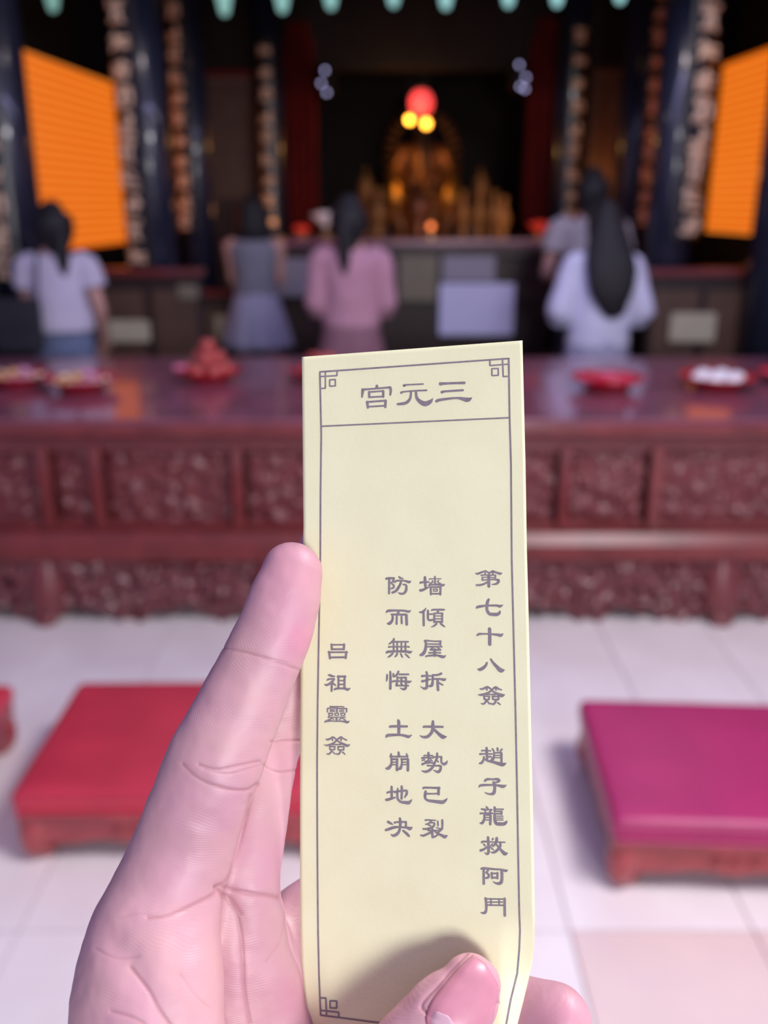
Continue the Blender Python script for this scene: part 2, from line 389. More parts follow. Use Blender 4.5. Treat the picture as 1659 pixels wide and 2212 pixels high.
# ---- red drapes
def drape(x0, x1, yt, yb, Y, label):
    a = atY(x0, yb, Y); b = atY(x1, yb, Y); z0 = a.z; z1 = zrow(yt, Y); cx = (a.x+b.x)/2; w = (b.x-a.x)/2
    bm = bmesh.new(); nu, nv = 26, 14; G = []
    for j in range(nv+1):
        v = j/nv; ww = w*(1.0 if v < 0.8 else 1-0.5*((v-0.8)/0.2)**1.5); row = []
        for i in range(nu+1):
            u = i/nu*2-1; row.append(bm.verts.new((cx + u*ww, Y + 0.03*math.sin(u*13), z0 + v*(z1-z0))))
        G.append(row)
    for j in range(nv):
        for i in range(nu): bm.faces.new((G[j][i], G[j][i+1], G[j+1][i+1], G[j+1][i]))
    bmesh.ops.solidify(bm, geom=bm.faces[:], thickness=0.01)
    o = obj('drape', bm, M['drape'], None, True); tag(o, label, 'curtain')
drape(618, 690, 45, 505, 9.05, 'long red drape left of the golden statue')
drape(1125, 1197, 35, 500, 9.05, 'long red drape right of the golden statue')

# ---- side shrine panels
def shrine(x0, x1, y0, y1, Y, label, glow=False):
    a = atY(x0, y1, Y); b = atY(x1, y0, Y); t = empty('shrine_cabinet', ((a.x+b.x)/2, Y, 0)); tag(t, label, 'cabinet')
    w = (b.x-a.x)/2; z0, z1 = a.z, b.z
    obj('body', B(-w, w, 0.0, 0.35, 0, z1+0.5, bev=0.01), M['darkwood'], t)
    obj('panel', B(-w*0.92, w*0.92, -0.02, 0.0, z0, z1), M['brownwood'], t)
    obj('top_strip', B(-w*0.95, w*0.95, -0.05, 0.0, z1, z1+0.05, bev=0.008), mat('tan_wood', (0.16, 0.09, 0.07), 0.5), t)
    obj('red_band', B(-w*0.95, w*0.95, -0.03, 0.0, z1+0.06, z1+0.22), M['drape'], t)
    return t
shrine(436, 548, 180, 430, 9.3, 'brown panelled shrine cabinet between the two left gilded columns')
shrine(1262, 1345, 160, 430, 9.3, 'brown panelled shrine cabinet between the two right gilded columns')

# ---- rear altar counter with notices
alt = empty('rear_altar', (0, 7.3, 0)); tag(alt, 'dark wooden rear altar counter in front of the golden statue', 'altar')
za = zrow(517, 7.3); xa0 = atY(598, 520, 7.3).x; xa1 = atY(1205, 520, 7.3).x
obj('counter_top', B(xa0, xa1, -0.03, 1.0, za-0.05, za, bev=0.01), M['topwood'], alt)
obj('moulding', B(xa0+.02, xa1-.02, -0.01, 0.98, za-0.14, za-0.05, bev=0.01), M['darkwood'], alt)
obj('body', B(xa0+.04, xa1-.04, 0.03, 0.95, 0.0, za-0.14), M['darkwood'], alt)
def notice(x0, x1, y0, y1, Y, m, label, name='notice_board'):
    a = atY(x0, y1, Y); b = atY(x1, y0, Y)
    t = empty(name, ((a.x+b.x)/2, Y, a.z)); tag(t, label, 'notice')
    w = (b.x-a.x)/2; h = b.z-a.z
    obj('sheet', B(-w+.008, w-.008, -0.012, 0.0, .008, h-.008), m, t)
    bm = bmesh.new()
    box(bm, -w, w, -0.008, 0.008, 0, .008); box(bm, -w, w, -0.008, 0.008, h-.008, h); box(bm, -w, -w+.008, -0.008, 0.008, 0, h); box(bm, w-.008, w, -0.008, 0.008, 0, h)
    obj('frame', bm, m, t)
notice(948, 1112, 612, 724, 7.26, M['notice_white'], 'large white notice board on the rear altar front')
notice(955, 1070, 553, 608, 7.27, M['notice_grey'], 'grey notice board just above the large white one')
notice(862, 945, 553, 650, 7.27, M['notice_olive'], 'olive notice board left of the white one')
notice(600, 680, 558, 640, 7.27, M['notice_grey'], 'grey notice board between the woman in grey and the woman in pink')

# ---- low barriers left and right
def barrier(x0, x1, Y, zt, label):
    t = empty('low_barrier', ((x0+x1)/2, Y, 0)); tag(t, label, 'barrier'); w = (x1-x0)/2
    obj('body', B(-w, w, 0, 0.1, 0.0, zt-0.05), M['darkwood'], t)
    obj('top_rail', B(-w-.02, w+.02, -0.03, 0.13, zt-0.05, zt, bev=0.012), M['redwood'], t)
    n = 4
    for i in range(n):
        a = -w + 2*w*(i+.08)/n; b = -w + 2*w*(i+.92)/n
        obj('panel', B(a, b, -0.015, 0.0, 0.12, zt-0.14, bev=0.006), M['brownwood'], t)
zb = zrow(560, 6.9)
xq0 = atY(428, 560, 6.2).x; xq1 = atY(1412, 560, 6.2).x
barrier(-2.58, xq0, 6.2, 1.2, 'tall dark wooden barrier at left, below the left orange screen')
barrier(xq1, 3.12, 6.2, 1.2, 'tall dark wooden barrier at right, below the right orange screen')
barrier(-2.0, xa0-0.05, 7.15, 0.98, 'low dark wooden barrier on the left of the rear altar')
barrier(xa1+0.05, 2.5, 7.15, 0.98, 'low dark wooden barrier on the right of the rear altar')
notice(238, 322, 692, 738, 6.165, M['notice'], 'small cream notice on the left barrier, beside the woman in white', 'notice')
notice(468, 560, 682, 738, 7.12, M['notice'], 'small cream notice on the left barrier, below the woman in grey vest', 'notice')
notice(1444, 1548, 676, 738, 6.165, M['notice'], 'small cream notice on the right barrier, near the right edge', 'notice')
notice(385, 428, 615, 646, 6.165, M['notice_olive'], 'small olive notice on the left barrier, the upper one', 'notice')

# ---- lamps and altar things
def sphere_bm(r, sx=1, sy=1, sz=1, u=16, v=10):
    bm = bmesh.new(); bmesh.ops.create_uvsphere(bm, u_segments=u, v_segments=v, radius=r)
    bmesh.ops.scale(bm, vec=(sx, sy, sz), verts=bm.verts); return bm
def lotus(name, px, py, Y, r, m, label, cat):
    p = atY(px, py, Y); t = empty(name, (p.x, Y, za)); tag(t, label, cat)
    k = p.z - za
    obj('stem', lathe([(r*.6, 0), (r*.6, .012), (r*.15, .03), (r*.15, max(k-r*.5, .04))], 12), M['brass'], t, True)
    bm = bmesh.new()
    for lay, (n, tilt, s) in enumerate(((8, .9, 1.0), (7, .5, .85), (5, .2, .7))):
        for i in range(n):
            q = sphere_bm(r*.55*s, .45, .16, 1.0, 8, 6); rot_bm(q, Matrix.Translation((0, 0, r*.4*s)))
            rot_bm(q, Matrix.Rotation(-tilt, 4, 'X')); rot_bm(q, Matrix.Rotation(2*math.pi*(i+lay*.5)/n, 4, 'Z')); rot_bm(q, Matrix.Translation((0, 0, k-r*.3)))
            me = bpy.data.meshes.new('q'); q.to_mesh(me); q.free(); bm.from_mesh(me); bpy.data.meshes.remove(me)
    obj('petals', bm, m, t, True)
lotus('lotus_ornament', 703, 474, 7.6, .15, M['whitelotus'], 'pale white lotus ornament on the rear altar beside the head of the woman in pink', 'ornament')
lotus('lotus_lamp', 652, 498, 7.5, .10, M['redlotus'], 'red lotus lamp on the left end of the rear altar', 'lamp')
lotus('lotus_lamp', 1165, 492, 7.5, .12, M['redlotus'], 'red lotus lamp on the right end of the rear altar', 'lamp')
def bulb_lamp(name, px, py, Y, r, m, label, zsup, hang=False):
    p = atY(px, py, Y); t = empty(name, (p.x, Y, p.z)); tag(t, label, 'lamp')
    obj('bulb', sphere_bm(r, 1, 1, 1.1), m, t, True)
    if hang:
        obj('cord', lathe([(.003, 0), (.003, 3.5-p.z-r)], 6, r), M['blacklac'], t)
        obj('cap', lathe([(r*.5, 0), (r*.5, .02), (r*.2, .03)], 12, r*.95), M['brass'], t)
    else:
        obj('stand', lathe([(r*1.2, 0), (r*1.2, .01), (.006, .03), (.006, p.z-zsup-r*.9)], 10, -(p.z-zsup)), M['brass'], t)
bulb_lamp('votive_lamp', 931, 489, 7.6, .022, M['bulb_orange'], 'small glowing orange votive lamp at the centre of the rear altar', za)
p0 = atY(910, 226, 9.6)
bulb_lamp('hanging_lamp', 910, 222, 9.2, .105, M['bulb_red'], 'round glowing red lamp above the golden statue', 0, True)
bulb_lamp('hanging_lamp', 885, 259, 9.0, .03, M['bulb_gold'], 'small bright golden lamp below the red lamp, the left one', 0, True)
bulb_lamp('hanging_lamp', 921, 267, 8.98, .034, M['bulb_gold'], 'small bright golden lamp below the red lamp, the right one', 0, True)
# crystal lanterns
def crystal(pts, Y, label):
    p = atY(pts[0][0], pts[0][1], Y); t = empty('crystal_lantern', (p.x, Y, p.z)); tag(t, label, 'lantern')
    obj('cord', lathe([(.003, 0), (.003, 3.5-p.z)], 6), M['blacklac'], t)
    obj('frame', lathe([(.02, .03), (.09, .0), (.10, -.16), (.05, -.22), (.01, -.25)], 8), M['blacklac'], t)
    for (x, y) in pts:
        q = atY(x, y, Y-.13); o = obj('bulb', sphere_bm(.014), M['bulb_white'], t, True); o.location = (q.x-p.x, -.13, q.z-p.z)
crystal([(702, 152), (694, 180), (706, 200)], 9.0, 'hanging lantern with cool white sparkle, left of the statue')
crystal([(1122, 140), (1136, 167), (1124, 187), (1134, 192)], 9.0, 'hanging lantern with cool white sparkle, right of the statue')
# warm light from the golden lamps over the statue
def point(name, loc, power, color, r=.05):
    l = bpy.data.lights.new(name, 'POINT'); l.energy = power; l.color = color; l.shadow_soft_size = r
    o = bpy.data.objects.new(name, l); C.objects.link(o); o.location = loc
pg = atY(903, 262, 8.95); point('golden_lamp_light', (pg.x-.1, 8.85, pg.z), 8.5, (1.0, .52, .14))
pc = atY(405, 20, 7.2); point('left_column_light', (pc.x+.16, 7.0, pc.z+.35), .25, (1.0, .55, .2))
pc = atY(1385, 20, 7.2); point('right_column_light', (pc.x-.16, 7.0, pc.z+.35), .25, (1.0, .55, .2))
pc = atY(1310, 420, 8.9); point('right_shrine_light', (pc.x, 8.9, pc.z+.1), 4.5, (1.0, .38, .1))
pc = atY(600, 480, 8.5); point('left_shrine_light', (pc.x, 8.45, pc.z), 1.2, (1.0, .42, .15))

# ---- golden seated statue
def statue():
    c = atY(912, 480, 9.75); Y = 9.75
    zt = zrow(215, Y); base = za-.05
    t = empty('seated_statue', (c.x, Y, base)); tag(t, 'golden seated robed statue at the centre of the hall', 'statue')
    H = zt - base
    obj('throne', B(-.55, .55, -.1, .45, -base+.0, .12, bev=.02), M['darkwood'], t)
    bm = bmesh.new()
    k = H/1.25
    tube(bm, [(0, 0, .15*k, .38*k, .24*k), (0, 0, .35*k, .30*k, .22*k), (0, .02, .6*k, .20*k, .15*k), (0, .03, .8*k, .20*k, .13*k), (0, .03, .88*k, .08*k, .07*k), (0, .02, .93*k, .05*k, .05*k)], (0, 1, 0), 24, 4)
    tube(bm, [(0, 0, .95*k, .07*k, .075*k), (0, -.01, 1.02*k, .085*k, .09*k), (0, 0, 1.1*k, .075*k, .085*k)], (0, 1, 0), 16, 3)
    bmn = sphere_bm(.016*k); rot_bm(bmn, Matrix.Translation((0, -.105*k, 1.01*k))); me = bpy.data.meshes.new('q'); bmn.to_mesh(me); bmn.free(); bm.from_mesh(me)
    for s in (-1, 1):
        tube(bm, [(s*.19*k, .02, .78*k, .075*k, .075*k), (s*.29*k, -.04, .55*k, .085*k, .09*k), (s*.15*k, -.20*k, .5*k, .06*k, .06*k), (s*.05*k, -.24*k, .53*k, .04*k, .04*k)], (0, 1, 0), 14, 4)
        tube(bm, [(s*.12*k, -.05, .22*k, .13*k, .12*k), (s*.27*k, -.22*k, .25*k, .12*k, .1*k), (s*.2*k, -.27*k, .05*k, .09*k, .09*k)], (0, 1, 0), 14, 4)
    me = remesh(bm, .014, 4); o = link('robed_body', me, mat('robe_gilt', (.34, .13, .04), .4, metal=.6, var=.6, vscale=8), t, True)
    for s in (-1, 1):
        bm = bmesh.new(); tube(bm, [(s*.25*k, -.10*k, .58*k, .07*k, .05*k), (s*.27*k, -.20*k, .38*k, .10*k, .05*k), (s*.25*k, -.24*k, .14*k, .11*k, .04*k)], (0, 1, 0), 14, 4)
        obj('sleeve', bm, M['statue_gold'], t, True)
    obj('crown', lathe([(.09*k, 1.08*k), (.13*k, 1.12*k), (.10*k, 1.16*k), (.12*k, 1.2*k), (.05*k, 1.27*k), (.01*k, 1.33*k)], 16), M['statue_gold'], t, True)
    bm = bmesh.new(); tube(bm, [(0, -.11*k, .93*k, .05*k, .02*k), (0, -.16*k, .75*k, .035*k, .02*k), (0, -.2*k, .6*k, .015*k, .012*k)], (0, 1, 0), 10, 3)
    obj('beard', bm, M['hair'], t, True)
    for s in (-1, 1): o = obj('eye', sphere_bm(.01*k), M['hair'], t, True); o.location = (s*.032*k, -.098*k, 1.035*k)
    # carved halo
    bm = bmesh.new()
    for i in range(20):
        a = math.pi*(i/19)*1.2 - math.pi*.1
        tube(bm, [(math.cos(a)*.30*k, .16, .75*k+math.sin(a)*.38*k, .028*k, .03*k), (math.cos(a)*.38*k, .17, .75*k+math.sin(a)*.47*k, .010*k, .01*k)], (0, 1, 0), 8, 2)
    obj('halo', bm, mat('dim_gold', (.35, .16, .05), .4, metal=.7), t, True)
statue()
# golden offering stands & vases on the counter
def goldthing(name, px, y0, y1, Y, wpx, prof, label, cat, m=None):
    a = atY(px, y1, Y); b = atY(px, y0, Y); h = b.z-za; zc = Y*.95; r = wpx/2/F*zc
    t = obj(name, lathe([(x*r, z*h) for x, z in prof], 16), m or mat('dim_gilt', (.30, .13, .03), .45, metal=.5, var=.3), None, True); t.location = (a.x, Y, za)
    tag(t, label, cat)
VASE = [(.6, 0), (.7, .03), (.4, .1), (.9, .35), (1, .5), (.5, .72), (.35, .85), (.6, 1.0)]
LAMP = [(.9, 0), (.9, .05), (.3, .12), (.3, .4), (.8, .5), (.8, .8), (.2, .9), (.1, 1.0)]
goldthing('candlestick', 792, 362, 510, 7.9, 38, LAMP, 'tall gilded candlestick, leftmost on the rear altar', 'candlestick')
goldthing('vase', 818, 405, 510, 7.7, 44, VASE, 'gilded vase right of the tall candlestick', 'vase')
goldthing('candlestick', 1036, 360, 510, 7.95, 34, LAMP, 'tall gilded candlestick behind the row of golden stands', 'candlestick')
for i, px in enumerate((1000, 1034, 1066)):
    goldthing('offering_stand', px, 412, 510, 7.7, 31, VASE, ('left', 'middle', 'right')[i]+' one of three joined gilded offering stands right of the statue', 'stand', mat('amber_gilt_%d' % i, (.42, .17, .03), .45, metal=.3, var=.3))
goldthing('offering_stand', 1086, 425, 510, 7.6, 30, VASE, 'bright orange offering cup at the right end of the gilded stands', 'stand', M['candle'])
goldthing('incense_burner', 905, 395, 510, 7.85, 52, [(.7, 0), (.8, .05), (.5, .15), (1, .4), (1, .7), (.8, .75), (.3, .9), (.1, 1)], 'brown bronze incense burner below the statue', 'burner', mat('bronze', (.25, .08, .03), .4, metal=.6, var=.3))
pc = atY(925, 440, 7.3); point('left_front_light', (-1.25, 5.6, 3.2), 9, (1.0, .86, .85), .08)
point('right_front_light', (1.75, 5.6, 3.2), 13, (1.0, .86, .85), .08)
point('altar_warm_light', (pc.x+.25, 7.35, pc.z+.12), .55, (1.0, .5, .18), .04)

# ---- near altar table
YF = 3.405
def zf(py, Y=YF): return atY(829, py, Y).z
zt = atZ(829, 905, 0.0) and zf(906)
YB = atZ(829, 772, zt).y
tb = empty('altar_table', (0, YF, 0)); tag(tb, 'long carved red wooden altar table holding the offering plates', 'table')
X0, X1 = -3.1, 3.3
obj('tabletop', B(X0, X1, 0.0, YB-YF, zt-.035, zt, bev=0.006), M['topwood'], tb)
z1 = zf(938); 
obj('edge_moulding', B(X0-.02, X1+.02, -0.035, 0.03, z1-.004, zt-.012, bev=0.018), M['redwood'], tb)
obj('core', B(X0+.05, X1-.05, 0.10, YB-YF-.08, 0.10, zt-.035), M['darkwood'], tb)
zr1, zr0 = zf(1146), zf(1204)
bm = bmesh.new(); pr = [(-.055, zr0+.008), (-.055, zr1-.043), (-.0265, zr1-.002), (-.024, zr1), (.10, zr1), (.10, zr0), (-.047, zr0)]
va = [bm.verts.new((X0-.01, y, z)) for y, z in pr]; vb = [bm.verts.new((X1+.01, y, z)) for y, z in pr]
bm.faces.new(va); bm.faces.new(list(reversed(vb)))
for i in range(len(pr)): bm.faces.new((va[i], vb[i], vb[(i+1) % len(pr)], va[(i+1) % len(pr)]))
bmesh.ops.recalc_face_normals(bm, faces=bm.faces)
obj('lower_rail', bm, mat('polished_rail', (0.20, 0.035, 0.035), 0.36, var=0.3, vscale=9), tb)
obj('upper_bead', B(X0, X1, 0.0, 0.10, z1-.045, z1-.004, bev=0.006), M['carved'], tb)
def relief(w, h, nx, nz, seed, amp, cells, edge=True):
    """heightfield of overlapping carved domes and scrolls; faces -Y, x 0..w, z 0..h"""
    rnd = random.Random(seed); D = []
    for _ in range(cells):
        D.append((rnd.uniform(0, w), rnd.uniform(0, h), rnd.uniform(.010, .034), rnd.uniform(.5, 1), rnd.uniform(0, math.pi), rnd.uniform(.4, 1)))
    bm = bmesh.new(); G = []
    for j in range(nz+1):
        row = []
        for i in range(nx+1):
            x = w*i/nx; z = h*j/nz; hh = 0.0
            for (cx, cz, r, a, th, el) in D:
                dx, dz = x-cx, z-cz
                if abs(dx) > 2*r or abs(dz) > 2*r: continue
                u = dx*math.cos(th)+dz*math.sin(th); v = (-dx*math.sin(th)+dz*math.cos(th))/el
                d = (u*u+v*v)/(r*r)
                if d < 1: hh = max(hh, a*math.sqrt(1-d)*min(1, r/.022))
            hh += .25*mnoise.noise((x*38, z*38, seed*3.1))
            row.append(bm.verts.new((x, -amp*hh, z)))
        G.append(row)
    for j in range(nz):
        for i in range(nx): bm.faces.new((G[j][i], G[j][i+1], G[j+1][i+1], G[j+1][i]))
    return bm
posts = [-3.0, -2.35, -2.15, -1.31, -1.11, -.565, -.1, .38, .70, 1.05, 1.72, 1.92, 2.6, 3.2]
zp0, zp1 = zr1, z1-.045
for i, x in enumerate(posts):
    obj('post', B(x-.022, x+.022, -0.005, 0.10, zp0, zp1, bev=0.006), M['redwood'], tb)
    if i < len(posts)-1:
        a, b = x+.022, posts[i+1]-.022; w = b-a
        bm = relief(w-.03, zp1-zp0-.05, max(8, int(w/.010)), 34, i+7, .028, int(w*180))
        o = obj('carved_panel', bm, M['carved'], tb, True); o.location = (a+.015, .055, zp0+.025)
        obj('panel_rail', B(a, b, .02, .09, zp0, zp0+.028, bev=.004), M['redwood'], tb)
        obj('panel_rail', B(a, b, .02, .09, zp1-.028, zp1, bev=.004), M['redwood'], tb)
# carved apron with a wavy lower edge and feet
for i in range(8):
    a = X0 + (X1-X0)*i/8; w = (X1-X0)/8
    bm = relief(w, zr0-.004, int(w/.010), 28, 40+i, .045, int(w*300))
    for v in bm.verts:
        s = .5+.5*math.cos((v.co.x/w)*2*math.pi*2+i)
        if v.co.z < .09: v.co.z = .05*s + v.co.z*(.09-.05*s)/.09
    o = obj('carved_apron', bm, M['carved_gloss'], tb, True); o.location = (a, .0, .004)
for x in [X0+.1, -2.3, -1.35, -.45, .45, 1.35, 2.3, X1-.1]:
    bm = bmesh.new(); tube(bm, [(x, .02, zr0-.02, .07, .06), (x, .0, .14, .085, .07), (x, -.03, .05, .06, .05), (x, -.045, .03, .05, .03)], (0, 1, 0), 16, 4)
    obj('foot', bm, M['carved'], tb, True)

# ---- plates and offerings
PL = [(.06, 0), (.085, .004), (.10, .03), (.145, .045), (.150, .052), (.140, .050), (.095, .036), (.08, .012), (.0005, .010)]
plate0 = obj('plate', lathe(PL, 32), M['plate'], None, True); used = [False]
def plate(px, py, label, sc=1.0):
    p = atZ(px, py, zt)
    if not used[0]: o = plate0; used[0] = True
    else: o = plate0.copy(); C.objects.link(o)
    o.location = (p.x, p.y, zt); o.scale = (sc, sc, sc); tag(o, label, 'plate', 'red offering plates on the altar table'); return p
def meshof(bm, m):
    me = bpy.data.meshes.new('item'); bm.normal_update(); bm.to_mesh(me); bm.free(); me.materials.append(m)
    for q in me.polygons: q.use_smooth = True
    return me
def candy_bm():
    bm = bmesh.new(); tube(bm, [(-.035, 0, 0, .016, .004), (-.02, 0, 0, .006, .006), (-.014, 0, 0, .014, .012), (.014, 0, 0, .014, .012), (.02, 0, 0, .006, .006), (.035, 0, 0, .016, .004)], (0, 0, 1), 10, 2); return bm
CAND = [meshof(candy_bm(), mat('candy_wrap_%d' % i, c, .3, coat=.4)) for i, c in enumerate(((.80, .55, .25), (.75, .25, .45), (.85, .72, .55), (.70, .35, .55), (.85, .45, .15)))]
FRUIT = meshof(lathe([(.004, .052), (.012, .060), (.028, .058), (.037, .036), (.030, .012), (.014, .002), (.003, .005)], 16), mat('red_fruit_skin', (.62, .10, .09), .35, var=.35, vscale=30, coat=.2))
PACK = [meshof(B(-.03, .03, -.02, .02, -.008, .008, bev=.005), mat('packet_%d' % i, c, .3, coat=.3)) for i, c in enumerate(((.75, .06, .12), (.80, .22, .40), (.62, .02, .06)))]
BUN = meshof(lathe([(.03, 0), (.042, .006), (.045, .022), (.032, .038), (.012, .045), (.002, .046)], 18), mat('white_bun', (.86, .84, .92), .5))
def fill(p, meshes, name, label, cat, group, n, size, rad, hgt, z0=.02, lie=False):
    """stack items of radius rad and height hgt in hexagonal layers"""
    rnd = random.Random(int(p.x*1000)+n); lays = []
    for lay in range(3):
        if lay == 0: sp = [(0, 0)] + [(math.cos(a*math.pi/3), math.sin(a*math.pi/3)) for a in range(6)] + ([(1.73*math.cos(a*math.pi/3+.52), 1.73*math.sin(a*math.pi/3+.52)) for a in range(6)] if n > 12 else [])
        elif lay == 1: sp = [(.577*math.cos(a*2.094+.5), .577*math.sin(a*2.094+.5)) for a in range(3)] + ([(1.15*math.cos(a*2.094+1.55), 1.15*math.sin(a*2.094+1.55)) for a in range(3)] if n > 12 else [])
        else: sp = [(0, 0)]
        lays += [(x*rad*2.04, y*rad*2.04, z0+lay*hgt) for x, y in sp]
    for i in range(min(n, len(lays))):
        o = bpy.data.objects.new(name, meshes[i % len(meshes)]); C.objects.link(o)
        o.location = (p.x+lays[i][0], p.y+lays[i][1], zt+lays[i][2]); o.scale = (size,)*3
        o.rotation_euler = (0, 0, rnd.uniform(0, 6.28))
        h = lays[i][2]-z0; lay = 'in the bottom layer' if h < .001 else ('in the middle layer' if h < hgt*1.5 else 'at the very top')
        colw = {5: ('orange gold', 'magenta pink', 'cream', 'mauve', 'deep orange'), 3: ('red', 'pink', 'dark red')}.get(len(meshes))
        tag(o, ((colw[i % len(meshes)]+' ') if colw else '')+label+' '+lay, cat, group)
p = plate(40, 832, 'red plate of wrapped sweets at the left frame edge'); fill(p, CAND, 'wrapped_candy', 'wrapped sweet on the leftmost red plate', 'sweet', 'sweets on the leftmost plate', 19, .80, .027, .024, .040)
p = plate(178, 842, 'red plate of wrapped sweets, second from left', 1.08); fill(p, CAND, 'wrapped_candy', 'wrapped sweet on the second red plate from left', 'sweet', 'sweets on the second plate', 19, .85, .029, .024, .042)
p = plate(453, 822, 'red plate piled with red fruit, left of the paper slip', 1.0); fill(p, [FRUIT], 'red_fruit', 'round red fruit piled on the plate left of the paper slip', 'fruit', 'fruit left of the slip', 10, 1.0, .038, .052, .022)
o = bpy.data.objects.new('red_fruit', FRUIT); C.objects.link(o); o.location = (p.x, p.y, zt+.128); o.scale = (1.0,)*3; tag(o, 'topmost round red fruit of the pile left of the slip', 'fruit')
o = bpy.data.objects.new('packet', PACK[1]); C.objects.link(o); o.location = (p.x-.122, p.y, zt+.062); o.scale = (1.2,)*3; tag(o, 'pink packet at the left rim of the fruit plate', 'packet')
p = plate(695, 822, 'red plate half hidden behind the paper slip', 1.0); fill(p, [FRUIT], 'red_fruit', 'round red fruit on the plate half hidden by the slip', 'fruit', 'fruit behind the slip', 10, .9, .034, .047, .022)
p = plate(1310, 840, 'red plate of pink packets right of the paper slip', 1.1); fill(p, PACK, 'packet', 'packet on the plate right of the slip', 'packet', 'packets right of the slip', 19, .85, .031, .015, .040)
p = plate(1548, 838, 'large red plate holding white buns near the right edge', 1.12); fill(p, [BUN], 'white_bun', 'round white bun on the large right plate', 'bun', 'buns on the right plate', 7, .85, .039, .040, .034)
p = plate(1705, 826, 'red plate cut off by the right frame edge', 1.0); fill(p, PACK, 'packet', 'packet on the plate at the right frame edge', 'packet', 'packets at the right edge', 13, .85, .031, .015, .040)

# ---- kneeling stools
def stool(name, x0, yf, w, d, rz, mc, label):
    t = empty(name, (x0, yf, 0), rz); tag(t, label, 'kneeler')
    zc, zq = .215, .150
    bm = B(0, w, 0, d, zq, zc, bev=.027)
    bmesh.ops.subdivide_edges(bm, edges=[e for e in bm.edges if e.calc_length() > .3], cuts=8, use_grid_fill=True)
    for v in bm.verts:
        if v.co.z > zc-.004:
            u = v.co.x/w*2-1; q = v.co.y/d*2-1; v.co.z += .012*(1-u*u)*(1-q*q)
    obj('cushion', bm, mc, t, True)
    bm = bmesh.new(); 
    for z in (zq+.008, zc-.008):
        tube(bm, [(.012, -.001, z, .004, .004), (w-.012, -.001, z, .004, .004)], (0, 0, 1), 8, 1)
    obj('piping', bm, mc, t, True)
    obj('seat_frame', B(.008, w-.008, .008, d-.008, zq-.035, zq, bev=.008), M['stoolwood'], t)
    # shaped apron front/back/side
    def apron(L, flip):
        n = 24; bm = bmesh.new(); A = []
        for i in range(n+1):
            u = i/n; zz = .062 + .028*max(0, abs(u*2-1)-.82)/-.18 + .006*math.cos(u*math.pi*8)
            A.append((u*L, zz))
        top = zq-.034
        f0 = [bm.verts.new((x, 0, z)) for x, z in A]; f1 = [bm.verts.new((x, 0, top)) for x, z in A]
        g0 = [bm.verts.new((x, .02, z)) for x, z in A]; g1 = [bm.verts.new((x, .02, top)) for x, z in A]
        for i in range(n):
            bm.faces.new((f0[i], f0[i+1], f1[i+1], f1[i])); bm.faces.new((g1[i], g1[i+1], g0[i+1], g0[i])); bm.faces.new((f0[i+1], f0[i], g0[i], g0[i+1]))
        bm.faces.new((f0[0], f1[0], g1[0], g0[0])); bm.faces.new((f1[n], f0[n], g0[n], g1[n]))
        return bm
    o = obj('apron', apron(w-.06, 0), M['stoolwood'], t); o.location = (.03, .015, 0)
    o = obj('apron', apron(w-.06, 0), M['stoolwood'], t); o.location = (.03, d-.035, 0)
    o = obj('apron', apron(d-.06, 0), M['stoolwood'], t); o.location = (.035, .03, 0); o.rotation_euler = (0, 0, math.pi/2)
    o = obj('apron', apron(d-.06, 0), M['stoolwood'], t); o.location = (w-.015, .03, 0); o.rotation_euler = (0, 0, math.pi/2)
    # carved scroll in the middle of the front apron
    bm = bmesh.new()
    for s in (-1, 1):
        for k in range(3):
            cx = w/2+s*(.05+.045*k)
            tube(bm, [(cx+.018*math.cos(a*1.1)*(1-a/9), .012, .093+.015*math.sin(a*1.1)*(1-a/9), .004, .004) for a in range(8)], (0, 1, 0), 6, 2, cap_n=2)
    obj('carving', bm, M['stoolwood'], t, True)['kind'] = 'stuff'
    for sx in (0, 1):
        for sy in (0, 1):
            cx = .05 if sx == 0 else w-.05; cy = .05 if sy == 0 else d-.05; ox = -1 if sx == 0 else 1; oy = -1 if sy == 0 else 1
            bm = bmesh.new()
            tube(bm, [(cx, cy, zq-.04, .045, .045), (cx+ox*.010, cy+oy*.010, .085, .042, .042), (cx+ox*.014, cy+oy*.014, .045, .034, .034), (cx+ox*.004, cy+oy*.004, .028, .030, .028)], (0, 1, 0), 14, 4)
            q = sphere_bm(.026, 1.2, 1.2, .95); rot_bm(q, Matrix.Translation((cx-ox*.006, cy, .0255))); me = bpy.data.meshes.new('q'); q.to_mesh(me); q.free(); bm.from_mesh(me)
            for v in bm.verts: v.co.z = max(v.co.z, 0.001)
            obj('leg', bm, M['stoolwood'], t, True)
    return t
ZC = .215
a = atZ(16, 1716, ZC); b = atZ(155, 1470, ZC)
stool('kneeling_stool', a.x, a.y, .80, b.y-a.y, 0.01, M['cushion_red'], 'kneeling stool with a bright red cushion, partly behind the index finger')
a = atZ(1325, 1772, ZC); b = atZ(1277, 1506, ZC)
stool('kneeling_stool', a.x, a.y, .80, b.y-a.y, -0.055, M['cushion_magenta'], 'kneeling stool with a glossy magenta cushion at right')
a = atZ(24, 1475, ZC)
stool('kneeling_stool', a.x-.79, a.y-.60, .80, .60, 0.0, M['cushion_red'], 'kneeling stool with red cushion cut off by the left frame edge')

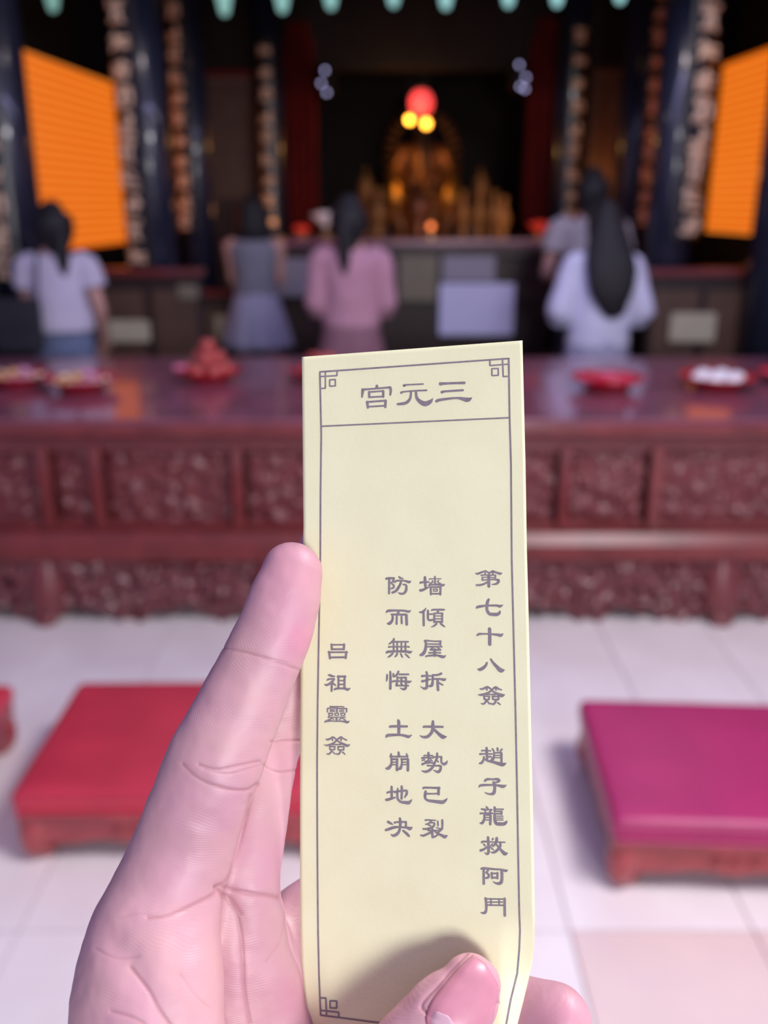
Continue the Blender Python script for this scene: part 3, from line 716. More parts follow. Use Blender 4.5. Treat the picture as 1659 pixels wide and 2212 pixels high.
# ------------------------------------------------------------------ PEOPLE
def hand_part(bm, wr, d, side, s=1.0):
    d = Vector(d).normalized(); up = Vector((0, 0, 1)); lat = d.cross(up)
    if lat.length < .1: lat = Vector((1, 0, 0))
    lat.normalize(); nrm = lat.cross(d).normalized(); wr = Vector(wr)
    p1 = wr + d*.085*s
    tube(bm, [(*wr, .026*s, .018*s), (*(wr+d*.04*s), .036*s, .016*s), (*p1, .038*s, .014*s)], nrm, 10, 2)
    for k, L in enumerate((.065, .075, .070, .055)):
        o = lat*(-.027+.018*k)*s; q0 = p1+o-d*.01; q1 = q0+d*L*.5*s-nrm*.006*s; q2 = q0+d*L*s-nrm*.02*s
        tube(bm, [(*q0, .009*s, .009*s), (*q1, .0085*s, .0085*s), (*q2, .0075*s, .0075*s)], nrm, 8, 2, cap_n=3)
    q0 = wr+d*.03*s+lat*side*.03*s; q1 = q0+d*.03*s+lat*side*.022*s; q2 = q1+d*.028*s
    tube(bm, [(*q0, .012*s, .012*s), (*q1, .011*s, .011*s), (*q2, .009*s, .009*s)], nrm, 8, 2, cap_n=3)
def person(loc, rz, h, label, arms, top=None, bottom=None, hair=None, sleeve=None, headturn=0, skirt=False, male=False, sway=0, dress=False, extra=None):
    """built facing +Y (away from the viewer), feet at z=0; h standing height"""
    t = empty('person', loc, rz); tag(t, label, 'person')
    k = h/1.62; bm = bmesh.new(); sh = (.195 if male else .172)*k
    Z = lambda v: v*k
    # torso, neck, head
    tube(bm, [(0, 0, Z(.82), .15*k, .10*k), (0, 0, Z(.92), .155*k, .105*k), (0, 0, Z(1.05), .118*k, .09*k), (0, 0, Z(1.2), .14*k, .10*k), (0, -.005, Z(1.31), .155*k, .085*k), (0, -.005, Z(1.36), .09*k, .06*k)], (0, 1, 0), 20, 4)
    tube(bm, [(0, 0, Z(1.32), .055*k, .055*k), (0, .01, Z(1.44), .048*k, .05*k)], (0, 1, 0), 12, 3)
    hm = Matrix.Translation((0, .015, Z(1.50))) @ Matrix.Rotation(headturn, 4, 'Z')
    hb = bmesh.new()
    tube(hb, [(0, .035*k, -.095*k, .035*k, .035*k), (0, .022*k, -.06*k, .055*k, .065*k), (0, .008*k, -.01*k, .070*k, .085*k), (0, 0, .05*k, .072*k, .088*k), (0, -.004, .075*k, .060*k, .075*k)], (0, 1, 0), 18, 4)
    tube(hb, [(0, .088*k, .015*k, .008*k, .010*k), (0, .108*k, -.022*k, .013*k, .012*k)], (0, 1, 0), 8, 2)
    tube(hb, [(-.02*k, .085*k, -.052*k, .006*k, .006*k), (.02*k, .085*k, -.052*k, .006*k, .006*k)], (0, 1, 0), 8, 2)
    for s in (-1, 1): tube(hb, [(s*.074*k, 0, -.03*k, .008*k, .012*k), (s*.080*k, -.005*k, .01*k, .010*k, .018*k)], (0, 1, 0), 8, 2)
    rot_bm(hb, hm); me = bpy.data.meshes.new('q'); hb.to_mesh(me); hb.free(); bm.from_mesh(me)
    # legs
    for s in (-1, 1):
        tube(bm, [(s*.08*k, 0, Z(.86), .085*k, .09*k), (s*.09*k, .005, Z(.66), .072*k, .078*k), (s*.092*k, .01, Z(.47), .050*k, .055*k), (s*.092*k, -.01, Z(.33), .050*k, .055*k), (s*.092*k, -.01, Z(.10), .032*k, .036*k), (s*.092*k, -.005, Z(.05), .034*k, .04*k)], (0, 1, 0), 14, 4)
        tube(bm, [(s*.095*k, -.04*k, Z(.035), .032*k, .03*k), (s*.1*k, .06*k, Z(.03), .040*k, .026*k), (s*.105*k, .15*k, Z(.02), .036*k, .017*k)], (0, 0, 1), 12, 3)
    for s, (el, wr, hd) in zip((-1, 1), arms):
        shp = Vector((s*sh, 0, Z(1.315))); el = Vector(el)*k; wr = Vector(wr)*k
        tube(bm, [(*(shp-Vector((s*.05*k, 0, 0))), .05*k, .05*k), (*shp, .052*k, .052*k), (*(shp.lerp(el, .5)), .043*k, .043*k), (*el, .036*k, .036*k), (*(el.lerp(wr, .4)), .034*k, .034*k), (*wr, .023*k, .024*k)], (0, 1, .3), 12, 3)
        hand_part(bm, wr, hd, s, k)
    me = remesh(bm, .0075, 2); body = link('body', me, M['skin_far'], t, True)
    for s in (-1, 1):
        q = sphere_bm(.0085*k); rot_bm(q, hm @ Matrix.Translation((s*.028*k, .082*k, .005*k))); obj('eye', q, M['hair'], t, True)
    # top garment
    if top:
        m, hem, loose = top
        bm = bmesh.new()
        tube(bm, [(0, 0, Z(hem), (.165+loose)*k, (.125+loose)*k), (0, 0, Z((hem+1.1)/2), (.155+loose)*k, (.12+loose)*k), (0, 0, Z(1.12), (.145+loose*.7)*k, (.118+loose*.6)*k), (0, 0, Z(1.25), .170*k, .118*k), (0, -.004, Z(1.325), .172*k, .10*k), (0, -.004, Z(1.375), .085*k, .07*k)], (0, 1, 0), 24, 4, caps=(0, 0))
        sl = sleeve if sleeve is not None else .5
        if sl > 0:
            for s, (el, wr, hd) in zip((-1, 1), arms):
                shp = Vector((s*sh, 0, Z(1.315))); el = Vector(el)*k; wr = Vector(wr)*k
                path = [shp-Vector((s*.06*k, 0, -.005)), shp, shp.lerp(el, .5)]
                if sl > .5: path.append(el)
                if sl > 1: path.append(el.lerp(wr, sl-1))
                rr = [.062, .068, .064+loose*.6, .062+loose, .055+loose][:len(path)]
                tube(bm, [(*p, r*k, r*k) for p, r in zip(path, rr)], (0, 1, .3), 14, 3, caps=(0, .2))
        me = remesh(bm, .009, 3)
        for v in me.vertices:
            f = mnoise.noise(v.co*9)*.006*k; v.co += v.normal*f
        link('dress' if dress else 'top', me, m, t, True)
    if bottom:
        m, hem, kind = bottom
        bm = bmesh.new()
        if kind == 'skirt':
            n = 40; rows = []
            for j in range(9):
                v = j/8; z = Z(1.03-(1.03-hem)*v); row = []
                for i in range(n):
                    a = 2*math.pi*i/n; fl = 1+.09*v*math.cos(a*9)
                    row.append(bm.verts.new(((.135+.115*v**.8)*k*math.cos(a)*fl, (.105+.12*v**.8)*k*math.sin(a)*fl, z)))
                rows.append(row)
            for j in range(8):
                for i in range(n): bm.faces.new((rows[j][i], rows[j+1][i], rows[j+1][(i+1) % n], rows[j][(i+1) % n]))
            bmesh.ops.solidify(bm, geom=bm.faces[:], thickness=.005)
            obj('skirt', bm, m, t, True)
        else:
            tube(bm, [(0, 0, Z(.80), .168*k, .118*k), (0, 0, Z(.92), .168*k, .118*k), (0, 0, Z(1.03), .13*k, .10*k)], (0, 1, 0), 20, 3, caps=(.3, .1))
            for s in (-1, 1):
                tube(bm, [(s*.083*k, 0, Z(.86), .095*k, .105*k), (s*.09*k, .005, Z(.66), .085*k, .09*k), (s*.092*k, .005, Z(hem+.05), .07*k, .075*k), (s*.092*k, -.005, Z(hem), .068*k, .072*k)], (0, 1, 0), 14, 4, caps=(1, .1))
            me = remesh(bm, .010, 2); link('trousers', me, m, t, True)
    for s in (-1, 1):
        bm = bmesh.new(); tube(bm, [(s*.095*k, -.05*k, .03*k, .042*k, .028*k), (s*.1*k, .06*k, .032*k, .048*k, .030*k), (s*.105*k, .16*k, .024*k, .044*k, .022*k)], (0, 0, 1), 12, 3)
        for v in bm.verts: v.co.z = max(v.co.z, 0.0)
        obj('shoe', bm, M['shoe'], t, True)
    # hair: cap over the skull and strands down the back
    bm = bmesh.new()
    tube(bm, [(0, -.055*k, -.085*k, .070*k, .050*k), (0, -.042*k, -.03*k, .100*k, .085*k), (0, -.030*k, .03*k, .112*k, .108*k), (0, -.016*k, .075*k, .104*k, .106*k), (0, -.010*k, .100*k, .070*k, .080*k)], (0, 1, 0), 18, 4)
    kind = hair or 'short'
    if kind == 'tail':
        tube(bm, [(0, -.10*k, .03*k, .028*k, .028*k), (0, -.135*k, -.02*k, .034*k, .03*k), (0, -.135*k, -.12*k, .042*k, .03*k), (.0, -.125*k, -.22*k, .03*k, .022*k), (.0, -.12*k, -.28*k, .010*k, .010*k)], (0, 1, 0), 12, 4)
    if kind == 'long':
        tube(bm, [(0, -.06*k, .02*k, .105*k, .08*k), (.01*k, -.11*k, -.10*k, .135*k, .07*k), (.02*k, -.165*k, -.22*k, .148*k, .055*k), (.03*k, -.185*k, -.34*k, .125*k, .045*k), (0.05*k, -.18*k, -.43*k, .075*k, .035*k)], (0, 1, 0), 16, 4)
    if kind == 'bob':
        tube(bm, [(0, -.03*k, .03*k, .115*k, .10*k), (0, -.035*k, -.06*k, .125*k, .10*k), (0, -.035*k, -.13*k, .118*k, .085*k)], (0, 1, 0), 16, 4, caps=(1, .2))
    rot_bm(bm, hm); me = remesh(bm, .008, 2)
    for v in me.vertices: v.co += v.normal*mnoise.noise(Vector((v.co.x*60, v.co.y*60, v.co.z*8)))*.004
    link('hair', me, M['hair'], t, True)
    return t
# arms: (left, right) each (elbow, wrist, hand direction) in metres for a 1.62 m figure facing +Y; x<0 is the left of the picture
pray = lambda e: (((-.205, .0, 1.05), (-.06, .20, 1.16), (.3, .35, .85)), ((.205, .0, 1.05), (.06, .20, 1.16), (-.3, .35, .85)))
p = atY(120, 560, 5.4)
person((p.x-.0, 5.4, 0), 0.12, 1.57, 'person seen from behind in a white T-shirt and blue jeans, black hair tied back', (((-.20, .05, 1.07), (-.12, .24, 1.05), (.5, .8, .1)), ((.23, -.02, 1.06), (.215, .10, .86), (-.3, .6, -.7))),
       top=(M['white'], .93, .025), bottom=(M['jeans'], .12, 'trousers'), hair='tail', sleeve=.5, headturn=.5)
p = atY(757, 560, 5.45)
person((p.x, 5.45, 0), 0.0, 1.60, 'person seen from behind in a pink dress with a black ponytail, hands together', pray(0),
       top=(M['pinkcloth'], .93, .008), bottom=(M['pinkcloth'], .42, 'skirt'), hair='tail', sleeve=1.05, dress=False, headturn=-.25)
p = atY(548, 520, 6.8)
person((p.x, 6.8, 0), 0.0, 1.62, 'person in a grey vest and white skirt standing left of centre, face to the altar', (((-.165, .07, 1.06), (-.09, .26, 1.10), (.4, .8, .2)), ((.165, .07, 1.06), (.09, .26, 1.10), (-.4, .8, .2))),
       top=(M['greycloth'], .98, .0), bottom=(M['whiteb'], .60, 'skirt'), hair='bob', sleeve=0)
p = atY(1303, 560, 5.45)
person((p.x, 5.45, 0), 0.0, 1.57, 'person with very long loose black hair and a wide-sleeved white blouse', (((-.235, -.02, 1.04), (-.14, .18, 1.0), (.6, .7, .2)), ((.235, -.02, 1.04), (.14, .18, 1.0), (-.6, .7, .2))),
       top=(M['whiteb'], .84, .028), bottom=(M['whiteb'], .45, 'skirt'), hair='long', sleeve=1.25)
p = atY(1272, 460, 6.6)
person((p.x, 6.55, 0), 0.15, 1.78, 'tall person in a pale grey shirt behind the long-haired one', (((-.26, .0, 1.05), (-.16, .2, .98), (.5, .8, .1)), ((.26, .0, 1.05), (.16, .2, .98), (-.5, .8, .1))),
       top=(M['palegrey'], .92, .02), bottom=(M['darkcloth'], .12, 'trousers'), hair='short', sleeve=.5, male=True)
# black shoulder bag at the left
p = atY(45, 700, 5.2)
bag = empty('shoulder_bag', (p.x-.02, 5.2, p.z-.16)); tag(bag, 'black shoulder bag at the left hip of the person in the white T-shirt', 'bag')
obj('pouch', B(-.13, .13, -.05, .05, 0, .30, bev=.03), M['darkcloth'], bag, True)
obj('flap', B(-.132, .132, -.056, -.046, .14, .30, bev=.004), M['darkcloth'], bag, True)
bm = bmesh.new(); tube(bm, [(-.11, 0, .28, .006, .012), (-.07, 0, .46, .006, .012), (.04, 0, .60, .006, .012), (.12, 0, .64, .006, .012), (.13, .05, .5, .006, .012), (.11, .03, .28, .006, .012)], (0, 1, 0), 8, 4)
obj('strap', bm, M['darkcloth'], bag, True)

# ------------------------------------------------------------------ PAPER SLIP
def sm(t): t = max(0.0, min(1.0, t)); return t*t*(3-2*t)
def lerp_tab(tab, y):
    if y <= tab[0][0]: return tab[0][1]
    for (a, b), (c, d) in zip(tab, tab[1:]):
        if y <= c: return b+(d-b)*(y-a)/(c-a)
    return tab[-1][1]
LEFT = [(771, 652), (1134, 655.5), (1430, 649.5), (1700, 648), (1900, 648), (2002, 649), (2080, 651.5), (2130, 655.6), (2175, 661), (2212, 667), (2246, 672)]
RIGHT = [(735.5, 1128.4), (1002, 1135), (1190, 1138), (1300, 1141), (1700, 1150), (1900, 1154), (1990, 1155.2), (2035, 1154.5), (2080, 1150), (2120, 1141), (2165, 1130), (2212, 1118), (2292, 1106)]
def sdepth(px, py):
    inv = 1/.2365 + (1/.2238-1/.2365)*(px-652)/486.0
    d = 1/inv
    d += .0060*sm((px-1075)/85)*sm((py-1960)/170)
    d += .0030*sm((715-px)/70)*sm((py-2020)/190)
    return d
def spt(px, py, lift=0.0): return CO + ray(px, py)*(sdepth(px, py)-lift)
bm = bmesh.new(); NU, NV = 70, 170; G = []
for j in range(NV+1):
    v = j/NV; yl = 771+(2246-771)*v; yr = 735.5+(2292-735.5)*v
    xl = lerp_tab(LEFT, yl); xr = lerp_tab(RIGHT, yr)
    G.append([bm.verts.new(spt(xl+(xr-xl)*i/NU, yl+(yr-yl)*i/NU)) for i in range(NU+1)])
for j in range(NV):
    for i in range(NU): bm.faces.new((G[j][i], G[j+1][i], G[j+1][i+1], G[j][i+1]))
slip = obj('paper_slip', bm, M['paper'], None, True); tag(slip, 'tall narrow yellow paper fortune slip printed with grey Chinese characters, held upright', 'paper')
so = slip.modifiers.new('thick', 'SOLIDIFY'); so.thickness = .00014; so.offset = -1

LIFT = [6e-5]
def ribbon(bm, pts):
    """pts: (px, py, width px) in photo pixels, laid on the paper"""
    P = catmull([list(p) for p in pts], 4) if len(pts) > 2 else catmull([list(p) for p in pts], 2)
    Q = []
    for q in P:
        if not Q or (q[0]-Q[-1][0])**2+(q[1]-Q[-1][1])**2 > .01: Q.append(q)
    P = Q
    if len(P) < 2: return
    LIFT[0] += 1.5e-7; lf = LIFT[0]
    L, R = [], []
    for i, (x, y, w) in enumerate(P):
        a = P[max(i-1, 0)]; b = P[min(i+1, len(P)-1)]; dx, dy = b[0]-a[0], b[1]-a[1]; n = math.hypot(dx, dy) or 1
        nx, ny = -dy/n, dx/n; w = max(w, .3)/2
        L.append((x+nx*w, y+ny*w)); R.append((x-nx*w, y-ny*w))
    def cap(p, q, w):
        dx, dy = p[0]-q[0], p[1]-q[1]; n = math.hypot(dx, dy) or 1; a0 = math.atan2(dy, dx)
        return [(p[0]+math.cos(a0+t)*w/2*.75, p[1]+math.sin(a0+t)*w/2*.75) for t in (math.radians(k) for k in (-55, -20, 20, 55))]
    c1 = cap(P[-1], P[-2], P[-1][2]); c0 = cap(P[0], P[1], P[0][2])
    lv = [bm.verts.new(spt(x, y, lf)) for x, y in L]; rv = [bm.verts.new(spt(x, y, lf)) for x, y in R]
    for i in range(len(P)-1): bm.faces.new((lv[i], lv[i+1], rv[i+1], rv[i]))
    e = [bm.verts.new(spt(x, y, lf)) for x, y in c1]; bm.faces.new([lv[-1]]+list(reversed(e))+[rv[-1]])
    e = [bm.verts.new(spt(x, y, lf)) for x, y in c0]; bm.faces.new([rv[0]]+list(reversed(e))+[lv[0]])
def strokes(bm, s, ox, oy, sc, k=1.0):
    for st in s.replace('\n', ' ').split('/'):
        v = [float(x) for x in st.split()]
        if len(v) < 6: continue
        ribbon(bm, [(ox+v[i]/sc, oy+v[i+1]/sc, v[i+2]/sc*k) for i in range(0, len(v)-2, 3)])
def printed(name, data, label=None):
    bm = bmesh.new()
    for s, ox, oy, sc in data: strokes(bm, s, ox, oy, sc)
    o = obj(name, bm, M['ink'], slip)
    if label: o['label'] = label
TITLE = """556 226 20 556 246 26 / 445 260 30 455 258 18 556 250 14 650 242 18 660 244 26 / 447 258 26 443 290 20 440 318 14 / 661 246 24 664 270 20 660 302 14
/ 496 275 20 496 320 18 / 490 278 14 610 269 14 / 605 268 20 606 318 18 / 494 318 14 608 312 14 / 480 352 22 486 402 18 / 474 356 16 628 344 16 / 624 342 22 622 398 18 / 486 392 14 622 384 14
/ 768 228 26 785 222 14 918 215 12 / 745 284 22 762 276 14 850 268 13 945 264 15 / 822 272 16 815 328 20 780 363 24 716 372 18
/ 860 270 18 868 325 24 905 360 36 940 368 40 975 350 28 992 326 5 / 1050 214 32 1068 212 22 1160 208 18 1240 206 22 / 1063 280 26 1082 273 17 1228 263 18 / 1018 350 22 1052 338 22 1180 324 18 1260 338 36 1296 322 7"""
NB = """365 385 12 430 410 60 560 365 58 690 318 44 / 690 320 44 730 358 54 800 385 60 / 668 370 50 665 440 50 / 800 385 54 885 330 60 / 885 328 64 1000 372 64 1110 405 78 1172 382 14
/ 895 375 50 902 445 45 / 540 462 44 600 447 42 780 448 40 975 450 42 / 975 450 54 968 532 54 / 565 515 38 770 512 34 960 530 38 / 588 510 50 580 600 60 / 575 602 44 780 582 42 940 580 50 1050 592 70
/ 1050 590 88 1062 635 88 1010 705 66 870 728 32 / 772 440 88 775 795 92 / 745 650 60 640 708 60 520 745 60 400 748 58
/ 400 1448 24 445 1400 80 700 1362 60 1000 1358 68 1110 1380 84 1203 1332 12 / 778 1165 66 735 1250 92 715 1400 88 730 1520 90 800 1608 96 900 1622 102 1030 1620 100 1098 1565 74 1102 1515 34"""
NCS = """352 270 34 405 232 62 520 226 44 680 230 42 860 248 66 950 262 84 1014 225 22 / 668 90 84 675 200 86 675 500 86 / 605 945 48 575 1020 66 500 1090 80 420 1125 74 370 1105 22
/ 700 860 50 760 950 68 860 1060 90 930 1130 112 985 1145 104 1055 1130 8 / 430 1610 38 500 1612 50 610 1562 52 700 1612 44 730 1640 40 / 600 1590 46 603 1640 48
/ 730 1630 40 820 1567 52 900 1612 50 985 1635 26 / 827 1590 46 833 1640 50 / 722 1645 50 640 1705 50 540 1742 54 450 1762 56 380 1756 16 / 722 1645 50 800 1700 56 900 1748 78 985 1775 90 1058 1750 12
/ 570 1750 34 820 1750 38 / 525 1792 34 680 1800 36 / 532 1795 48 545 1880 46 / 665 1800 46 655 1880 44 / 545 1875 36 660 1878 36 / 590 1885 48 560 1960 48 500 1990 44 450 1970 16 / 600 1900 44 670 1990 42
/ 735 1800 42 915 1802 40 / 748 1800 46 755 1880 46 / 905 1802 50 890 1880 54 / 760 1878 38 890 1878 40 / 840 1885 52 800 1968 56 750 1995 50 682 1972 34 / 872 1955 44 930 1995 40 948 2018 18"""
ND = """337 245 44 380 238 34 560 245 34 / 457 168 56 460 320 62 470 485 58 / 292 325 50 380 318 38 592 320 34 / 500 387 46 570 387 40 / 390 382 42 385 450 50 340 530 60 278 545 30
/ 400 440 44 480 482 48 620 515 66 760 555 86 850 570 88 925 535 12 / 592 195 42 632 252 42 / 716 178 52 722 245 50 / 826 205 44 780 252 40 / 632 275 44 632 380 52 590 460 76 550 480 40
/ 640 292 34 820 290 40 / 810 290 56 812 520 56 / 650 355 28 790 355 28 / 650 410 26 790 410 26
/ 407 968 50 470 925 58 600 925 42 720 925 66 765 962 60 / 765 962 54 690 1000 38 625 998 40 / 620 990 64 645 1080 72 648 1180 72 620 1260 78 540 1280 46 460 1262 38 408 1232 12
/ 272 1108 32 320 1070 58 500 1060 48 700 1068 50 850 1095 78 932 1060 12 / 450 1582 46 482 1622 56 / 330 1637 44 460 1650 40 590 1650 34 / 405 1655 40 440 1720 40 / 572 1655 38 525 1720 40
/ 302 1740 48 400 1736 36 608 1736 38 / 402 1770 48 400 1880 56 350 1972 62 293 1965 22 / 400 1778 38 560 1778 38 / 550 1772 56 550 1880 60 542 2008 60 / 430 1838 28 540 1838 28 / 430 1896 28 540 1896 28
/ 648 1590 58 650 1700 52 / 660 1638 34 862 1642 34 / 650 1692 34 820 1690 34 / 812 1690 52 810 1762 54 / 640 1748 34 810 1748 42 / 650 1745 64 655 1900 76 690 1982 78 780 1992 84 870 1990 80 925 1950 58 945 1908 10
/ 700 1806 26 850 1806 28 / 700 1852 26 850 1852 28 / 700 1898 26 855 1898 28"""
NE = """320 315 50 375 296 44 600 308 28 855 313 30 / 467 195 58 475 330 62 478 535 62 440 580 48 382 542 12 / 557 268 22 580 228 46 / 362 352 32 400 390 46 / 292 500 62 360 480 48 440 424 48
/ 492 385 46 540 440 40 600 492 26 / 575 345 30 545 380 46 / 666 212 62 660 290 66 620 370 46 570 412 28 / 742 305 44 745 400 56 680 490 58 600 545 48 530 540 22 / 665 370 38 720 440 58 790 520 70 850 572 88 913 560 22
/ 307 920 42 370 905 54 600 925 42 760 935 42 870 962 58 915 940 12 / 367 900 52 370 1262 58 / 400 905 44 470 940 46 428 1000 42 / 420 1000 44 482 1050 52 470 1112 52 405 1130 34
/ 548 1005 52 556 1135 48 / 542 1022 36 690 1022 38 / 682 1005 52 680 1142 46 / 550 1118 42 680 1120 44 / 780 945 64 780 1180 70 740 1243 72 660 1250 48 578 1210 18
/ 410 1582 56 425 1700 56 425 1850 58 390 1920 60 302 1915 22 / 845 1590 58 845 1700 58 848 1988 60 / 412 1602 32 840 1606 32 / 532 1592 38 535 1750 38 / 716 1600 38 720 1748 38 / 440 1676 28 800 1674 28 / 440 1742 34 820 1748 34"""
VF = """142 215 48 200 198 46 330 200 48 / 218 200 50 212 545 50 / 320 202 46 298 268 42 255 308 34 / 262 312 38 318 360 46 310 410 46 252 436 30 / 432 168 40 470 195 48 532 210 22
/ 332 288 48 392 256 42 550 257 40 660 285 58 703 262 14 / 482 290 48 440 380 56 370 480 58 280 525 48 / 520 338 28 588 352 48 600 400 52 590 480 58 540 540 48 462 545 44 408 516 10
/ 147 965 28 200 930 58 400 922 44 550 928 46 650 948 54 702 917 10 / 425 930 66 412 1000 50 / 262 1012 42 600 1015 48 / 290 1012 50 290 1130 52 230 1210 68 172 1215 32 / 388 1012 42 380 1228 48
/ 490 1012 40 497 1213 48 / 600 1015 58 605 1140 62 608 1243 58
/ 1017 170 56 1020 280 66 1030 400 52 / 907 305 48 955 290 46 1108 285 38 / 902 470 54 960 465 58 1095 402 32 / 1112 226 34 1160 212 24 1380 211 22 / 1240 158 38 1245 350 42
/ 1180 250 32 1205 290 28 / 1330 242 28 1290 282 28 / 1092 365 32 1150 345 38 1300 340 46 1420 355 58 1463 330 10 / 1122 330 34 1175 292 34 / 1312 292 28 1370 322 34
/ 1145 395 48 1150 570 44 / 1122 397 38 1380 397 38 / 1365 397 52 1360 572 48 / 1150 547 38 1360 547 38 / 1205 442 26 1292 442 26 / 1207 440 30 1210 492 28 / 1290 440 30 1290 492 30 / 1205 490 26 1292 490 26
/ 1045 862 12 1010 915 46 950 960 48 892 958 32 / 985 950 50 990 1262 52 / 1085 918 50 1085 1100 50 1120 1140 46 1188 1130 42 / 1100 1008 28 1185 1002 38 / 1167 920 38 1200 905 36 1400 905 48 1472 905 14
/ 1312 920 54 1300 978 42 / 1225 985 46 1225 1190 46 / 1402 985 46 1402 1190 46 / 1220 985 34 1420 985 34 / 1240 1045 24 1390 1045 24 / 1240 1110 28 1390 1110 28 / 1220 1175 42 1400 1175 42
/ 1280 1215 44 1220 1268 38 1152 1293 14 / 1360 1212 40 1420 1258 46 1472 1293 14"""
VG = """325 203 42 300 260 50 208 330 26 / 320 275 36 645 275 36 / 207 395 44 250 388 34 620 388 34 660 394 40 / 315 290 42 315 480 42 / 395 280 40 395 480 44 / 490 280 38 490 480 40 / 580 280 40 580 480 44
/ 147 530 28 190 500 54 400 490 46 600 495 56 680 510 60 733 485 10 / 300 530 42 240 590 44 180 625 16 / 400 530 42 370 590 38 337 613 22 / 472 535 34 500 600 42 520 628 22 / 577 550 38 630 600 44 675 640 22
/ 170 1010 42 165 1110 42 152 1163 18 / 240 942 46 245 1140 58 240 1333 56 / 310 987 42 307 1060 38 / 425 937 48 390 1010 46 320 1060 36 / 430 1006 38 655 1006 40
/ 397 1062 44 400 1150 42 377 1260 54 / 390 1078 34 600 1078 44 / 592 1080 48 590 1200 48 585 1310 56 530 1340 46 462 1310 18 / 287 1175 32 330 1157 46 500 1160 38 650 1175 58 718 1155 12 / 380 1257 36 650 1260 34
/ 470 1102 38 505 1132 36 / 470 1202 28 510 1232 36 / 490 1090 34 488 1245 34
/ 1007 260 48 1050 250 42 1200 262 32 1380 265 38 / 1362 258 54 1362 348 42 / 1060 325 30 1370 330 38 / 1030 260 56 1040 350 56 1020 470 66 970 550 76 907 575 48 / 1070 385 36 1400 385 38
/ 1200 402 36 1132 455 34 / 1132 457 34 1370 457 44 / 1292 402 28 1360 450 46 / 1237 440 64 1230 590 66 / 1102 525 40 1200 520 32 1370 522 34 / 1032 610 34 1080 590 42 1280 580 46 1400 610 68 1450 608 50 1487 577 10
/ 1050 948 48 1065 1040 60 1060 1200 56 1060 1290 66 1000 1325 52 910 1272 12 / 947 1045 56 1000 1040 42 1150 1040 36 / 947 1160 58 1010 1150 46 1150 1112 28 / 1388 985 56 1300 1018 46 1185 1022 42
/ 1190 1020 50 1190 1150 52 1170 1250 66 1110 1270 40 / 1220 1108 38 1350 1110 46 1450 1125 62 1492 1097 10 / 1305 1110 54 1300 1200 60 1312 1363 58 / 1312 1180 38 1370 1220 42 1423 1245 30"""
VH = """415 163 52 432 230 72 430 490 62 / 227 325 34 268 305 54 600 305 48 617 302 26 / 147 545 42 190 505 66 420 495 50 560 512 58 650 535 64 722 492 10 / 987 325 34 1022 310 52 1400 315 46 1416 315 36
/ 1195 183 52 1195 260 72 1195 360 76 1160 450 66 1080 530 68 980 545 54 908 512 24 / 1212 360 56 1290 440 66 1370 510 82 1430 542 88 1507 530 10
/ 262 907 20 257 955 54 247 990 56 / 425 882 48 435 980 66 / 605 907 20 615 955 54 620 990 56 / 237 982 38 635 982 34 / 265 1022 46 265 1150 52 200 1240 72 137 1245 32 / 265 1040 40 405 1040 42
/ 395 1032 56 390 1200 56 390 1288 62 / 290 1107 26 380 1107 26 / 280 1162 28 380 1162 28 / 495 1032 42 500 1140 46 470 1240 68 412 1260 32 / 480 1040 42 640 1040 42 / 637 1032 52 637 1180 58 632 1298 60
/ 520 1107 26 620 1107 26 / 520 1162 28 620 1162 28 / 992 962 34 1030 955 30 1198 962 32 / 1095 893 56 1100 1020 56 / 942 1020 42 1000 1003 36 1208 1010 32 / 1010 1040 36 952 1072 32 / 1132 1032 32 1180 1078 36
/ 1092 1050 44 1087 1130 46 / 1012 1087 32 1140 1080 30 / 952 1155 50 1050 1122 38 1200 1120 36 / 1290 903 46 1285 1010 54 1240 1110 46 1182 1130 38 / 1202 992 28 1390 985 40 / 1385 987 50 1385 1100 46 1430 1150 58 1488 1130 58 1523 1070 10
/ 1282 1062 36 1318 1100 36 / 1067 1183 38 1200 1187 32 1350 1185 42 / 1370 1192 56 1365 1270 56 1310 1325 62 1202 1285 14 / 1230 1125 54 1210 1190 50 1130 1280 58 1030 1320 54 942 1300 18"""
